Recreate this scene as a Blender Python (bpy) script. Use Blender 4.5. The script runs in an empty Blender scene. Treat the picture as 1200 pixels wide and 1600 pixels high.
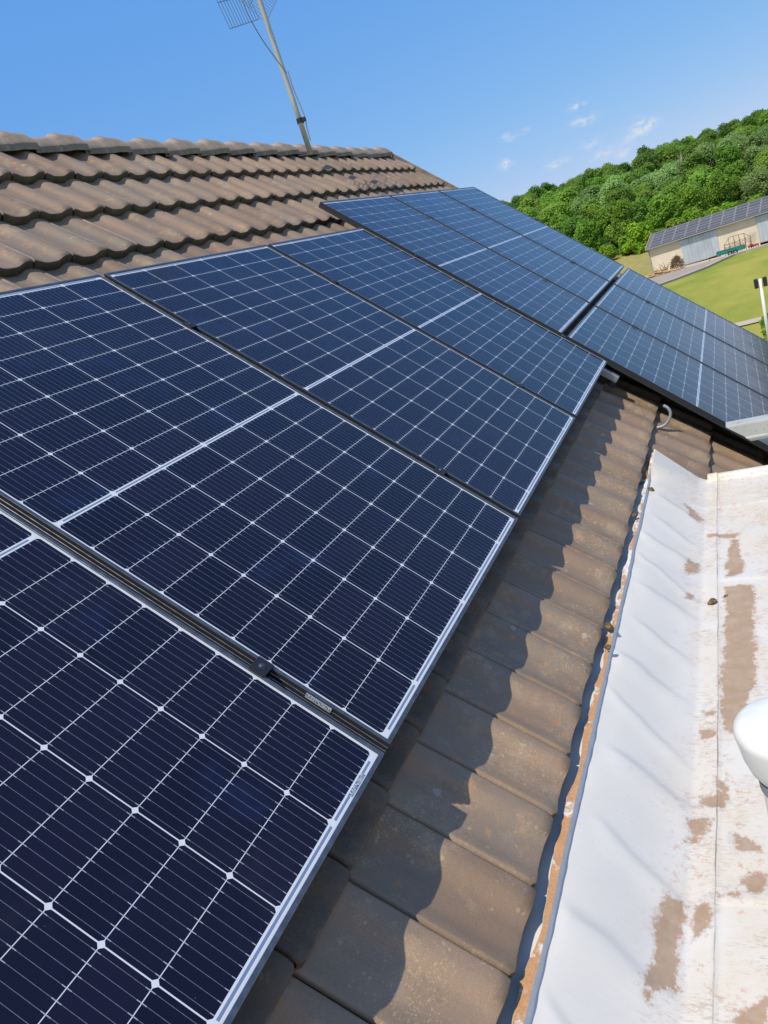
import bpy, bmesh, math, random
import numpy as np
from mathutils import Vector, Matrix, noise as mnoise
random.seed(7); rs = np.random.default_rng(7)
sc = bpy.context.scene
COL = sc.collection
R = math.radians

# ------------------------------------------------------------------ camera
cam = bpy.data.cameras.new('camera'); camo = bpy.data.objects.new('camera', cam); COL.objects.link(camo)
cam.sensor_width = 36.0; cam.sensor_fit = 'AUTO'; cam.lens = 26.209
cam.shift_x = -0.01468; cam.shift_y = 0.0075
cam.clip_start = 0.05; cam.clip_end = 5000
CAMM = Matrix(((0.3627, 0.4023, -0.8406, 0.0852), (-0.8808, -0.1466, -0.4502, -0.7602),
               (-0.3045, 0.9037, 0.3011, 0.8571), (0, 0, 0, 1)))
q = CAMM.to_quaternion(); q.normalize()
camo.location = CAMM.to_translation(); camo.rotation_mode = 'QUATERNION'; camo.rotation_quaternion = q
sc.camera = camo

# ------------------------------------------------------------------ sun, sky, exposure
PITCH = R(43.0); SP, CP = math.sin(PITCH), math.cos(PITCH)
sun_dir = Vector((0.80, -0.378, -1.72)).normalized()          # the way the light travels
SUN_EL = math.asin(-sun_dir.z); SUN_AZ = math.atan2(-sun_dir.x, -sun_dir.y)
sl = bpy.data.lights.new('sun', 'SUN'); sl.energy = 3.7; sl.angle = R(0.53); sl.color = (1.0, 0.915, 0.77)
so = bpy.data.objects.new('sun', sl); COL.objects.link(so)
so.rotation_mode = 'QUATERNION'; so.rotation_quaternion = sun_dir.to_track_quat('-Z', 'Y'); so.location = (-8, 4, 18)

sc.view_settings.view_transform = 'Standard'; sc.view_settings.look = 'None'
sc.view_settings.exposure = 0.32; sc.view_settings.gamma = 1.0

class NT:
    """small wrapper to write node trees"""
    def __init__(s, nt): s.t = nt; s.n = nt.nodes; s.l = nt.links
    def new(s, typ, **kw):
        n = s.n.new(typ)
        for k, v in kw.items(): setattr(n, k, v)
        return n
    def put(s, sock, v):
        if hasattr(v, 'is_output') or isinstance(v, bpy.types.NodeSocket): s.l.new(v, sock)
        elif v is not None:
            if isinstance(v, tuple) and len(v) == 3 and sock.type == 'RGBA': v = (*v, 1)
            sock.default_value = v
    def m(s, op, a, b=None, c=None, clamp=False):
        n = s.new('ShaderNodeMath', operation=op, use_clamp=clamp)
        for i, v in enumerate((a, b, c)):
            if v is not None: s.put(n.inputs[i], v)
        return n.outputs[0]
    def vm(s, op, a, b=None, scale=None):
        n = s.new('ShaderNodeVectorMath', operation=op)
        s.put(n.inputs[0], a)
        if b is not None: s.put(n.inputs[1], b)
        if scale is not None: s.put(n.inputs['Scale'], scale)
        return n.outputs['Value'] if op in ('LENGTH', 'DOT_PRODUCT', 'DISTANCE') else n.outputs[0]
    def noise(s, vec, scale=5, detail=4, rough=0.55, dist=0.0, out='Fac'):
        n = s.new('ShaderNodeTexNoise'); s.put(n.inputs['Vector'], vec)
        n.inputs['Scale'].default_value = scale; n.inputs['Detail'].default_value = detail
        n.inputs['Roughness'].default_value = rough; n.inputs['Distortion'].default_value = dist
        return n.outputs[out]
    def vor(s, vec, scale=5, feature='F1', out='Distance', rnd=1.0):
        n = s.new('ShaderNodeTexVoronoi', feature=feature); s.put(n.inputs['Vector'], vec)
        n.inputs['Scale'].default_value = scale; n.inputs['Randomness'].default_value = rnd
        return n.outputs[out]
    def step(s, x, a, b):
        n = s.new('ShaderNodeMapRange', interpolation_type='SMOOTHSTEP'); s.put(n.inputs['Value'], x)
        s.put(n.inputs['From Min'], a); s.put(n.inputs['From Max'], b); return n.outputs[0]
    def lin(s, x, a, b, c, d):
        n = s.new('ShaderNodeMapRange'); s.put(n.inputs['Value'], x)
        for k, v in zip(('From Min', 'From Max', 'To Min', 'To Max'), (a, b, c, d)): s.put(n.inputs[k], v)
        return n.outputs[0]
    def mix(s, f, a, b, mode='MIX'):
        n = s.new('ShaderNodeMix', data_type='RGBA', blend_type=mode)
        s.put(n.inputs[0], f); s.put(n.inputs[6], a); s.put(n.inputs[7], b); return n.outputs[2]
    def co(s, kind='Object'): return s.new('ShaderNodeTexCoord').outputs[kind]
    def mapv(s, vec, scale=(1, 1, 1), rot=(0, 0, 0), loc=(0, 0, 0)):
        n = s.new('ShaderNodeMapping'); s.put(n.inputs[0], vec)
        n.inputs['Scale'].default_value = scale; n.inputs['Rotation'].default_value = rot; n.inputs['Location'].default_value = loc
        return n.outputs[0]
    def sep(s, v):
        n = s.new('ShaderNodeSeparateXYZ'); s.put(n.inputs[0], v); return n.outputs
    def comb(s, x, y, z):
        n = s.new('ShaderNodeCombineXYZ')
        for i, v in enumerate((x, y, z)): s.put(n.inputs[i], v)
        return n.outputs[0]
    def bump(s, h, strength=0.3, dist=0.01):
        n = s.new('ShaderNodeBump'); s.put(n.inputs['Height'], h)
        n.inputs['Strength'].default_value = strength; n.inputs['Distance'].default_value = dist
        return n.outputs[0]
    def attr(s, name, out='Fac'):
        return s.new('ShaderNodeAttribute', attribute_name=name).outputs[out]

def material(name, color=(0.5, 0.5, 0.5), rough=0.6, metal=0.0, spec=0.5, build=None):
    mt = bpy.data.materials.new(name); mt.use_nodes = True
    N = NT(mt.node_tree); b = N.n['Principled BSDF']
    b.inputs['Base Color'].default_value = (*color, 1); b.inputs['Roughness'].default_value = rough
    b.inputs['Metallic'].default_value = metal; b.inputs['Specular IOR Level'].default_value = spec
    if build: build(N, b)
    return mt

# world
w = bpy.data.worlds.new('World'); sc.world = w; w.use_nodes = True
N = NT(w.node_tree)
bg = N.n['Background']
sky = N.new('ShaderNodeTexSky', sky_type='NISHITA'); sky.sun_disc = False
sky.sun_elevation = SUN_EL; sky.sun_rotation = SUN_AZ
sky.altitude = 300; sky.air_density = 1.0; sky.dust_density = 0.0; sky.ozone_density = 10.0
SKS = 0.15
cs = N.new('ShaderNodeSeparateColor'); N.l.new(sky.outputs[0], cs.inputs[0])
cc = N.new('ShaderNodeCombineColor')
# the hazy summer sky of the photograph runs flatter than the clean model: ease each channel's range
for i_, (a_, k_, g_) in enumerate(((0.135, 0.108, 0.76), (0.282, 0.285, 0.45), (0.608, 0.64, 0.15))):
    N.l.new(N.m('MULTIPLY', N.m('POWER', N.m('DIVIDE', N.m('MAXIMUM', cs.outputs[i_], .02), a_ / SKS), g_), k_ / SKS), cc.inputs[i_])
hs = cc
d = N.co('Generated'); dx, dy, dz = N.sep(d)
inv = N.m('MAXIMUM', dx, 0.05)
p = N.comb(N.m('DIVIDE', dy, inv), N.m('DIVIDE', dz, inv), 0.0)
pn = N.vm('ADD', p, N.vm('SCALE', N.vm('SUBTRACT', N.noise(p, 45, 4, out='Color'), (0.5, 0.5, 0.5)), scale=0.016))
acc = None
for (cx, cy, rx, ry, ang, amp) in [(.1388, .1118, .0085, .0040, 0, .75), (.1355, .0925, .015, .0050, .1, .60), (.0700, .0660, .013, .0060, .12, 1.1), (.083, .058, .015, .0060, .12, .5),
                              (.2347, .0793, .0075, .0055, .1, .9), (.2041, .1071, .0065, .0035, 0, .5),
                              (.2230, .1065, .009, .0035, .2, .5), (.1746, .0600, .012, .0045, .05, .6), (.1222, .0527, .012, .0045, .1, .6), (.100, .0470, .010, .0040, 0, .55), (.13, .067, .012, .004, 0, .35)]:
    v = N.vm('SUBTRACT', pn, (cx, cy, 0.0))
    v = N.mapv(v, scale=(1 / rx, 1 / ry, 1))
    g = N.m('MULTIPLY', N.m('EXPONENT', N.m('MULTIPLY', N.m('POWER', N.vm('LENGTH', v), 2.0), -1.0)), amp)
    acc = g if acc is None else N.m('ADD', acc, g)
wisp = N.noise(N.mapv(p, scale=(1, 1.7, 1)), 95, 6, 0.6)
cl = N.m('MULTIPLY', acc, N.step(wisp, 0.34, 0.62), clamp=True)
cl = N.m('MULTIPLY', cl, N.m('GREATER_THAN', dx, 0.1))
sky_fill = N.m('MULTIPLY', N.step(N.m('ADD', N.m('MULTIPLY', dx, -0.80), N.m('MULTIPLY', dy, -0.35)), 0.05, 0.75), 0.34)  # added white fill in the unseen sky behind the camera, lifts the tile shade
skyc = N.mix(sky_fill, hs.outputs[0], (5.4, 5.1, 5.0, 1))
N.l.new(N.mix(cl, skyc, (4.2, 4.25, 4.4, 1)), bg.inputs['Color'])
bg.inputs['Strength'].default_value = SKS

# ------------------------------------------------------------------ helpers
def tag(o, label=None, cat=None, group=None, kind=None):
    if label: o['label'] = label
    if cat: o['category'] = cat
    if group: o['group'] = group
    if kind: o['kind'] = kind
    return o
def empty(name, loc=(0, 0, 0), rot=(0, 0, 0)):
    o = bpy.data.objects.new(name, None); COL.objects.link(o); o.location = loc; o.rotation_euler = rot
    o.empty_display_size = 0.1
    return o
def mesh_obj(name, verts, faces, mat=None, parent=None, smooth=False, loc=None, rot=None):
    me = bpy.data.meshes.new(name); me.from_pydata([tuple(v) for v in verts], [], [tuple(f) for f in faces]); me.update()
    if smooth: me.polygons.foreach_set('use_smooth', [True] * len(me.polygons))
    o = bpy.data.objects.new(name, me); COL.objects.link(o)
    if mat: me.materials.append(mat)
    if parent: o.parent = parent
    if loc: o.location = loc
    if rot: o.rotation_euler = rot
    return o
def bm_obj(name, bm, mat=None, parent=None, smooth=False, bevel=0.0, seg=2, loc=None, rot=None):
    bmesh.ops.recalc_face_normals(bm, faces=bm.faces)
    if bevel:
        es = [e for e in bm.edges if len(e.link_faces) == 2 and e.calc_face_angle(0) > 0.6]
        bmesh.ops.bevel(bm, geom=es, offset=bevel, segments=seg, affect='EDGES', profile=0.5)
    me = bpy.data.meshes.new(name); bm.to_mesh(me); bm.free()
    if smooth: me.polygons.foreach_set('use_smooth', [True] * len(me.polygons))
    o = bpy.data.objects.new(name, me); COL.objects.link(o)
    if mat: me.materials.append(mat)
    if parent: o.parent = parent
    if loc: o.location = loc
    if rot: o.rotation_euler = rot
    return o
def box(bm, x0, x1, y0, y1, z0, z1):
    v = [bm.verts.new(c) for c in ((x0, y0, z0), (x1, y0, z0), (x1, y1, z0), (x0, y1, z0), (x0, y0, z1), (x1, y0, z1), (x1, y1, z1), (x0, y1, z1))]
    for f in ((0, 3, 2, 1), (4, 5, 6, 7), (0, 1, 5, 4), (1, 2, 6, 5), (2, 3, 7, 6), (3, 0, 4, 7)): bm.faces.new([v[i] for i in f])
    return v
def tube(bm, pts, r, n=10, caps=True):
    pts = [Vector(p) for p in pts]; rad = r if isinstance(r, (list, tuple)) else [r] * len(pts)
    rings = []; up = None
    for i, p in enumerate(pts):
        t = (pts[min(i + 1, len(pts) - 1)] - pts[max(i - 1, 0)]).normalized()
        if up is None: up = t.orthogonal().normalized()
        up = (up - t * up.dot(t)).normalized(); s = t.cross(up)
        rings.append([bm.verts.new(p + (up * math.cos(2 * math.pi * k / n) + s * math.sin(2 * math.pi * k / n)) * rad[i]) for k in range(n)])
    for a, b in zip(rings, rings[1:]):
        for k in range(n): bm.faces.new((a[k], a[(k + 1) % n], b[(k + 1) % n], b[k]))
    if caps: bm.faces.new(rings[0][::-1]); bm.faces.new(rings[-1])
def lathe(bm, prof, n=48, c=(0, 0, 0)):
    rings = [[bm.verts.new((c[0] + r * math.cos(2 * math.pi * k / n), c[1] + r * math.sin(2 * math.pi * k / n), c[2] + z)) for k in range(n)] for r, z in prof]
    for a, b in zip(rings, rings[1:]):
        for k in range(n): bm.faces.new((a[k], a[(k + 1) % n], b[(k + 1) % n], b[k]))
    bm.faces.new(rings[0][::-1]); bm.faces.new(rings[-1])
def spline(pts, n=8):
    P = [Vector(p) for p in pts]; out = []
    for i in range(len(P) - 1):
        a, b, c, e = P[max(i - 1, 0)], P[i], P[i + 1], P[min(i + 2, len(P) - 1)]
        for k in range(n):
            t = k / n
            out.append(0.5 * ((2 * b) + (c - a) * t + (2 * a - 5 * b + 4 * c - e) * t * t + (3 * b - a - 3 * c + e) * t ** 3))
    out.append(P[-1]); return out
def roofpt(u, v, w): return Vector((u, -v * CP + w * SP, -v * SP - w * CP))
ROT = (PITCH, 0, 0)      # roof-local frame: x along the ridge, y up the slope, z away from the roof

# ------------------------------------------------------------------ materials
def b_tile(N, b):
    c = N.co('Object'); rnd = N.attr('tile_rand'); edge = N.attr('tile_edge')
    base = N.mix(rnd, (0.200, 0.135, 0.088, 1), (0.305, 0.208, 0.138, 1))
    big = N.noise(N.mapv(c, scale=(1, .8, 1)), 3.2, 5, 0.6)
    base = N.mix(N.step(big, .40, .70), base, (0.230, 0.178, 0.130, 1))
    streak = N.noise(N.mapv(c, scale=(9, 1.0, 9)), 3.5, 5, 0.6)
    base = N.mix(N.m('MULTIPLY', N.step(streak, .5, .78), .55), base, (0.170, 0.128, 0.096, 1))
    pale = N.noise(c, 11, 6, 0.65)
    base = N.mix(N.m('MULTIPLY', N.step(pale, .52, .70), .50), base, (0.37, 0.27, 0.185, 1))
    # lichen spots: many small, some large, stronger towards the lower edge of each tile
    patch = N.m('ADD', N.m('MULTIPLY', N.noise(c, 5.5, 3, 0.6), 1.0), N.m('MULTIPLY', edge, 0.14))
    wob = N.vm('ADD', c, N.vm('SCALE', N.noise(c, 90, 3, out='Color'), scale=.012))
    sp = N.vor(wob, 210); cr = N.sep(N.vor(wob, 210, out='Color'))[0]
    small = N.m('MULTIPLY', N.m('LESS_THAN', sp, N.m('MULTIPLY', N.m('POWER', cr, 1.8), .50)), N.step(patch, .50, .70))
    sp2 = N.vor(wob, 85); cr2 = N.sep(N.vor(wob, 85, out='Color'))[1]
    small2 = N.m('MULTIPLY', N.m('LESS_THAN', sp2, N.m('MULTIPLY', N.m('POWER', cr2, 5.0), .42)), N.step(patch, .48, .62))
    crust = N.m('MULTIPLY', N.step(N.noise(c, 75, 7, .8), .52, .62), N.step(N.m('ADD', patch, N.m('MULTIPLY', N.noise(c, 13, 4), .3)), .70, .84))
    small = N.m('MAXIMUM', N.m('MAXIMUM', small, small2), N.m('MULTIPLY', crust, .8))
    base = N.mix(N.m('MULTIPLY', small, .50), base, N.mix(cr, (0.46, 0.37, 0.27, 1), (0.50, 0.40, 0.20, 1)))
    grain = N.noise(c, 330, 3, .7)
    base = N.mix(1.0, base, N.mix(N.step(grain, .25, .75), (0.88, 0.88, 0.88, 1), (1.10, 1.10, 1.10, 1)), 'MULTIPLY')
    ora = N.m('MULTIPLY', N.step(N.noise(c, 24, 7, .78), .54, .63), N.step(N.noise(c, 3.1, 3), .47, .58))
    base = N.mix(N.m('MULTIPLY', ora, .60), base, (0.44, 0.225, 0.100, 1))
    big_l = N.vor(N.vm('ADD', c, N.vm('SCALE', N.noise(c, 40, 2, out='Color'), scale=.02)), 9.0)
    bl = N.m('MULTIPLY', N.m('LESS_THAN', big_l, .085), N.m('GREATER_THAN', N.sep(N.vor(c, 9.0, out='Color'))[1], .55))
    base = N.mix(N.m('MULTIPLY', bl, .7), base, (0.40, 0.33, 0.26, 1))
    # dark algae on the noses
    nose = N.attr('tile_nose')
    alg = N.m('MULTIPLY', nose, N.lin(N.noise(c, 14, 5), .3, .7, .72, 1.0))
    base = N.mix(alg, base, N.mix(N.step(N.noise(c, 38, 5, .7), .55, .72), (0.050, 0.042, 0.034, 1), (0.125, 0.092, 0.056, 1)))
    N.l.new(base, b.inputs['Base Color'])
    N.put(b.inputs['Roughness'], N.lin(N.noise(c, 30, 3), .3, .7, .46, .68))
    h = N.m('ADD', N.m('MULTIPLY', N.noise(c, 90, 5, .7), .6), N.m('ADD', N.m('MULTIPLY', small, .5), N.m('MULTIPLY', N.noise(c, 420, 2), .35)))
    N.l.new(N.bump(h, .38, .004), b.inputs['Normal'])
M_tile = material('roof_tile', rough=.75, spec=.35, build=b_tile)
def b_ridge(N, b):
    c = N.co('Object')
    base = N.mix(N.step(N.noise(c, 7, 5, .6), .35, .7), (0.19, 0.150, 0.118, 1), (0.33, 0.26, 0.195, 1))
    base = N.mix(N.m('MULTIPLY', N.step(N.noise(c, 22, 5, .7), .56, .66), .7), base, (0.34, 0.30, 0.24, 1))
    N.l.new(base, b.inputs['Base Color']); N.l.new(N.bump(N.noise(c, 60, 5, .7), .4, .005), b.inputs['Normal'])
M_ridge = material('ridge_tile', rough=.8, spec=.3, build=b_ridge)

PW, PH = 1.134, 1.722
GX, GY, CELL, HC, MID = 0.0022, 0.0014, 0.182, 0.091, 0.013
MX = (PW - 6 * CELL - 5 * GX) / 2
def b_cells(N, b):
    c = N.co('Object'); x, y, z = N.sep(c)
    oi = N.new('ShaderNodeObjectInfo').outputs['Random']
    px = CELL + GX; py = HC + GY
    xx = N.m('SUBTRACT', x, MX - GX / 2)
    ix = N.m('FLOOR', N.m('DIVIDE', xx, px))
    fx = N.m('SUBTRACT', N.m('SUBTRACT', xx, N.m('MULTIPLY', ix, px)), px / 2)       # -px/2..px/2
    inx = N.m('MULTIPLY', N.m('GREATER_THAN', xx, 0), N.m('LESS_THAN', xx, 6 * px))
    ya = N.m('ABSOLUTE', N.m('SUBTRACT', y, PH / 2))
    yy = N.m('SUBTRACT', ya, MID / 2 - GY / 2)
    iy = N.m('FLOOR', N.m('DIVIDE', yy, py))
    fy = N.m('SUBTRACT', N.m('SUBTRACT', yy, N.m('MULTIPLY', iy, py)), py / 2)
    iny = N.m('MULTIPLY', N.m('GREATER_THAN', yy, 0), N.m('LESS_THAN', yy, 9 * py))
    ax = N.m('ABSOLUTE', fx); ay = N.m('ABSOLUTE', fy)
    incell = N.m('MULTIPLY', N.m('LESS_THAN', ax, CELL / 2), N.m('LESS_THAN', ay, HC / 2))
    cham = N.m('LESS_THAN', N.m('ADD', ax, ay), CELL / 2 + HC / 2 - 0.0054)
    cell = N.m('MULTIPLY', N.m('MULTIPLY', incell, cham), N.m('MULTIPLY', inx, iny))
    # ten wires along the long side of the panel in every cell
    bp = CELL / 10
    fb = N.m('ABSOLUTE', N.m('SUBTRACT', N.m('FRACT', N.m('ADD', N.m('DIVIDE', fx, bp), 50.0)), 0.5))
    endd = N.m('SUBTRACT', HC / 2, ay)
    pad = N.m('LESS_THAN', endd, 0.0075)
    dots = N.m('LESS_THAN', N.m('ABSOLUTE', N.m('SUBTRACT', N.m('FRACT', N.m('DIVIDE', N.m('ADD', ay, .1), .0115)), .5)), .07)
    hw = N.m('ADD', 0.00029 / bp, N.m('ADD', N.m('MULTIPLY', pad, 0.00036 / bp), N.m('MULTIPLY', dots, 0.00010 / bp)))
    wire = N.m('MULTIPLY', N.m('LESS_THAN', fb, hw), N.m('MULTIPLY', inx, iny))
    # ribbon wire in white margins: centre band and both ends
    rb = N.m('LESS_THAN', ya, 0.0024)
    rb2 = N.m('LESS_THAN', N.m('ABSOLUTE', N.m('SUBTRACT', ya, MID / 2 + 9 * py + 0.0055)), 0.0026)
    rib = N.m('MULTIPLY', N.m('MAXIMUM', rb, rb2), N.m('MULTIPLY', N.m('GREATER_THAN', x, MX + .02), N.m('LESS_THAN', x, PW - MX - .02)))
    brk = N.m('GREATER_THAN', N.m('ABSOLUTE', N.m('SUBTRACT', N.m('FRACT', N.m('DIVIDE', xx, 2 * px)), .5)), .02)
    rib = N.m('MULTIPLY', rib, brk)
    # cell colour
    cid = N.comb(ix, N.m('MULTIPLY', N.m('ADD', iy, 1), N.m('SIGN', N.m('SUBTRACT', y, PH / 2))), N.m('MULTIPLY', oi, 37.0))
    wn = N.new('ShaderNodeTexWhiteNoise'); N.l.new(cid, wn.inputs['Vector'])
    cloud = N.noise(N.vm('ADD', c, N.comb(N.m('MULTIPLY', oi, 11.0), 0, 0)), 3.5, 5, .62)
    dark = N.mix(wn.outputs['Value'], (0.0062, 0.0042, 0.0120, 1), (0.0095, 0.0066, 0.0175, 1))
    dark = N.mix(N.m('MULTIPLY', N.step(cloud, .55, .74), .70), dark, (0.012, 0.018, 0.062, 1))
    white = (0.60, 0.62, 0.65, 1)
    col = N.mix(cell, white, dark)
    col = N.mix(rib, col, (0.16, 0.21, 0.32, 1))
    col = N.mix(N.m('MULTIPLY', wire, N.lin(pad, 0, 1, .44, .85)), col, (0.36, 0.40, 0.46, 1))
    # a thin film of dust with smears
    dust = N.m('ADD', N.m('MULTIPLY', N.step(N.noise(c, 2.2, 6, .68, .6), .50, .84), .030), .001)
    speck = N.m('MULTIPLY', N.m('LESS_THAN', N.vor(c, 55), .05), N.m('GREATER_THAN', N.noise(c, 9, 2), .62))
    dust = N.m('ADD', dust, N.m('MULTIPLY', speck, .16))
    col = N.mix(dust, col, (0.34, 0.37, 0.42, 1))
    N.l.new(col, b.inputs['Base Color'])
    b.inputs['IOR'].default_value = 1.40
    N.put(b.inputs['Roughness'], N.lin(N.noise(c, 4, 4), .3, .7, .07, .15))
    b.inputs['Specular IOR Level'].default_value = 0.5
M_cells = material('solar_cells', build=b_cells)
def b_frame(N, b):
    c = N.co('Object')
    n = N.noise(N.mapv(c, scale=(1, 1, 6)), 40, 4)
    N.l.new(N.mix(N.step(n, .3, .75), (0.115, 0.120, 0.130, 1), (0.180, 0.187, 0.200, 1)), b.inputs['Base Color'])
    N.put(b.inputs['Roughness'], N.lin(n, .3, .7, .30, .46))
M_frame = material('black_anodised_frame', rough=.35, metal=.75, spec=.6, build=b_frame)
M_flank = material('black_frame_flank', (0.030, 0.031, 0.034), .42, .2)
M_clamp = material('clamp_metal', (0.028, 0.028, 0.032), .42, .4)
def b_alu(N, b):
    c = N.co('Object'); n = N.noise(N.mapv(c, scale=(1, 1, 30)), 12, 4)
    N.l.new(N.mix(n, (0.42, 0.43, 0.44, 1), (0.62, 0.63, 0.64, 1)), b.inputs['Base Color']); N.put(b.inputs['Roughness'], N.lin(n, .3, .7, .32, .5))
M_alu = material('aluminium', rough=.4, metal=.8, build=b_alu)
M_black = material('black_plastic', (0.018, 0.018, 0.02), .55)
M_bolt = material('steel_bolt', (0.12, 0.12, 0.13), .45, .8)
def b_sticker(N, b):
    c = N.co('Object'); x, y, z = N.sep(c)
    # unreadable printed marks
    n = N.noise(N.comb(N.m('MULTIPLY', y, 1.0), N.m('MULTIPLY', x, .25), 0), 420, 1, .5)
    inb = N.m('LESS_THAN', N.m('ABSOLUTE', x), .0042)
    ink = N.m('MULTIPLY', N.step(n, .50, .54), inb)
    N.l.new(N.mix(ink, (0.40, 0.46, 0.52, 1), (0.06, 0.07, 0.09, 1)), b.inputs['Base Color'])
M_sticker = material('printed_sticker', rough=.4, build=b_sticker)

def b_memb(N, b):
    c = N.co('Object'); st = N.attr('stain'); dirt = N.attr('dirt'); x, y, z = N.sep(c)
    n1 = N.noise(c, 26, 6, .68); n2 = N.noise(c, 90, 5, .7)
    m = N.m('ADD', st, N.m('ADD', N.m('MULTIPLY', N.m('SUBTRACT', n1, .5), 1.3), N.m('MULTIPLY', N.m('SUBTRACT', n2, .5), .9)))
    ms = N.step(m, .36, .66)
    base = N.mix(N.noise(c, 6, 5, .6), (0.56, 0.535, 0.495, 1), (0.63, 0.605, 0.555, 1))
    yel = N.m('MULTIPLY', N.step(N.noise(c, 4.2, 5, .65), .34, .62), dirt)
    base = N.mix(N.m('MULTIPLY', yel, .62), base, (0.58, 0.505, 0.385, 1))
    # scratchy dry streaks across the flat part
    sv = N.mapv(c, scale=(3.6, 1, 1), rot=(0, 0, R(6)))
    s1 = N.m('MULTIPLY', N.step(N.noise(sv, 40, 7, .80, .3), .49, .60), N.step(N.noise(c, 9, 4, .6), .44, .60))
    base = N.mix(N.m('MULTIPLY', N.m('MULTIPLY', s1, dirt), .72), base, (0.40, 0.30, 0.21, 1))
    gr = N.m('MULTIPLY', N.step(N.noise(c, 70, 7, .82), .54, .64), N.step(N.noise(c, 8, 3), .46, .60))
    base = N.mix(N.m('MULTIPLY', N.m('MULTIPLY', gr, dirt), .5), base, (0.33, 0.30, 0.24, 1))
    rust = N.m('MULTIPLY', N.m('MULTIPLY', N.step(N.noise(c, 52, 7, .8), .54, .60), N.step(N.noise(c, 7.5, 3), .48, .58)), dirt)
    base = N.mix(N.m('MULTIPLY', rust, .62), base, (0.50, 0.23, 0.13, 1))
    fl = N.m('LESS_THAN', N.vor(c, 70), .07); fl = N.m('MULTIPLY', fl, N.m('GREATER_THAN', N.noise(c, 12, 2), .58))
    base = N.mix(N.m('MULTIPLY', fl, .6), base, (0.16, 0.13, 0.10, 1))
    mud = N.mix(N.noise(N.mapv(c, scale=(3, 1, 1)), 30, 6, .7), (0.28, 0.190, 0.122, 1), (0.38, 0.275, 0.185, 1))
    mud = N.mix(N.m('MULTIPLY', N.step(N.noise(c, 70, 5, .7), .60, .68), .5), mud, (0.34, 0.20, 0.11, 1))
    base = N.mix(N.m('MULTIPLY', ms, N.lin(N.noise(c, 18, 6, .7), .3, .6, .78, 1.0)), base, mud)
    redb = N.m('MULTIPLY', N.m('MULTIPLY', N.step(m, .22, .5), N.m('SUBTRACT', 1.0, N.step(m, .55, .8))), N.step(N.noise(c, 34, 6, .78), .46, .60))
    base = N.mix(N.m('MULTIPLY', redb, .7), base, (0.40, 0.20, 0.115, 1))
    sy_ = N.m('ADD', -.520, N.m('MULTIPLY', N.m('SINE', N.m('MULTIPLY', x, 2.3)), .004))
    seam = N.m('MULTIPLY', N.m('LESS_THAN', N.m('ABSOLUTE', N.m('SUBTRACT', N.m('ADD', y, N.m('MULTIPLY', N.m('SUBTRACT', N.noise(c, 12, 3), .5), .008)), sy_)), .0014), N.lin(N.noise(c, 10, 4), .4, .6, .35, .95))
    base = N.mix(seam, base, (0.27, 0.18, 0.13, 1))
    # dry rim round the puddles
    rim = N.m('MULTIPLY', N.step(m, .26, .40), N.m('SUBTRACT', 1.0, N.step(m, .42, .5)))
    base = N.mix(N.m('MULTIPLY', rim, .5), base, (0.50, 0.485, 0.45, 1))
    N.l.new(base, b.inputs['Base Color'])
    N.put(b.inputs['Roughness'], N.lin(ms, 0, 1, .48, .8))
    h = N.m('ADD', N.m('MULTIPLY', N.noise(sv, 18, 5, .6), .6), N.m('MULTIPLY', N.noise(c, 240, 3), .12))
    N.l.new(N.bump(h, .25, .004), b.inputs['Normal'])
M_memb = material('roof_membrane', rough=.5, spec=.4, build=b_memb)
def b_strip(N, b):
    c = N.co('Object'); z = N.sep(N.new('ShaderNodeNewGeometry').outputs['Normal'])[2]
    li = N.m('MULTIPLY', N.step(N.m('SUBTRACT', N.m('ADD', N.noise(c, 9, 4, .6), N.m('MULTIPLY', N.noise(c, 60, 5, .7), .5)), N.m('MULTIPLY', N.m('SUBTRACT', N.sep(c)[0], 1.4), .045)), .58, .72), N.step(z, .5, .8))
    gr = N.mix(N.noise(c, 190, 4, .7), (0.25, 0.11, 0.045, 1), (0.62, 0.36, 0.17, 1))
    base = N.mix(li, N.mix(N.noise(c, 25, 5), (0.50, 0.49, 0.47, 1), (0.74, 0.73, 0.70, 1)), gr)
    N.l.new(base, b.inputs['Base Color']); N.l.new(N.bump(N.noise(c, 220, 4), .5, .003), b.inputs['Normal'])
M_strip = material('lichen_crusted_edge', rough=.8, build=b_strip)
def b_wall(N, b):
    c = N.co('Object')
    base = N.mix(N.noise(c, 1.2, 5), (0.52, 0.45, 0.34, 1), (0.62, 0.55, 0.43, 1))
    N.l.new(base, b.inputs['Base Color']); N.l.new(N.bump(N.noise(c, 60, 3), .2, .01), b.inputs['Normal'])
M_wall = material('rendered_wall', rough=.9, spec=.2, build=b_wall)
M_vent = material('white_pvc', rough=.35, spec=.5, build=lambda N, b: N.l.new(N.mix(N.step(N.noise(N.mapv(N.co(), scale=(1, 1, .35)), 22, 6, .7), .42, .72), (0.70, 0.71, 0.69, 1), (0.63, 0.63, 0.585, 1)), b.inputs['Base Color']))
M_band = material('grey_seal', (0.20, 0.23, 0.24), .6)
def b_gut(N, b):
    c = N.co('Object')
    d1 = N.step(N.noise(c, 30, 6, .72), .52, .70)
    base = N.mix(N.m('MULTIPLY', d1, .75), N.mix(N.noise(c, 5, 4), (0.33, 0.345, 0.32, 1), (0.46, 0.47, 0.45, 1)), (0.17, 0.17, 0.13, 1))
    N.l.new(base, b.inputs['Base Color'])
M_gut = material('weathered_white_metal', rough=.5, spec=.4, build=b_gut)
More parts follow.
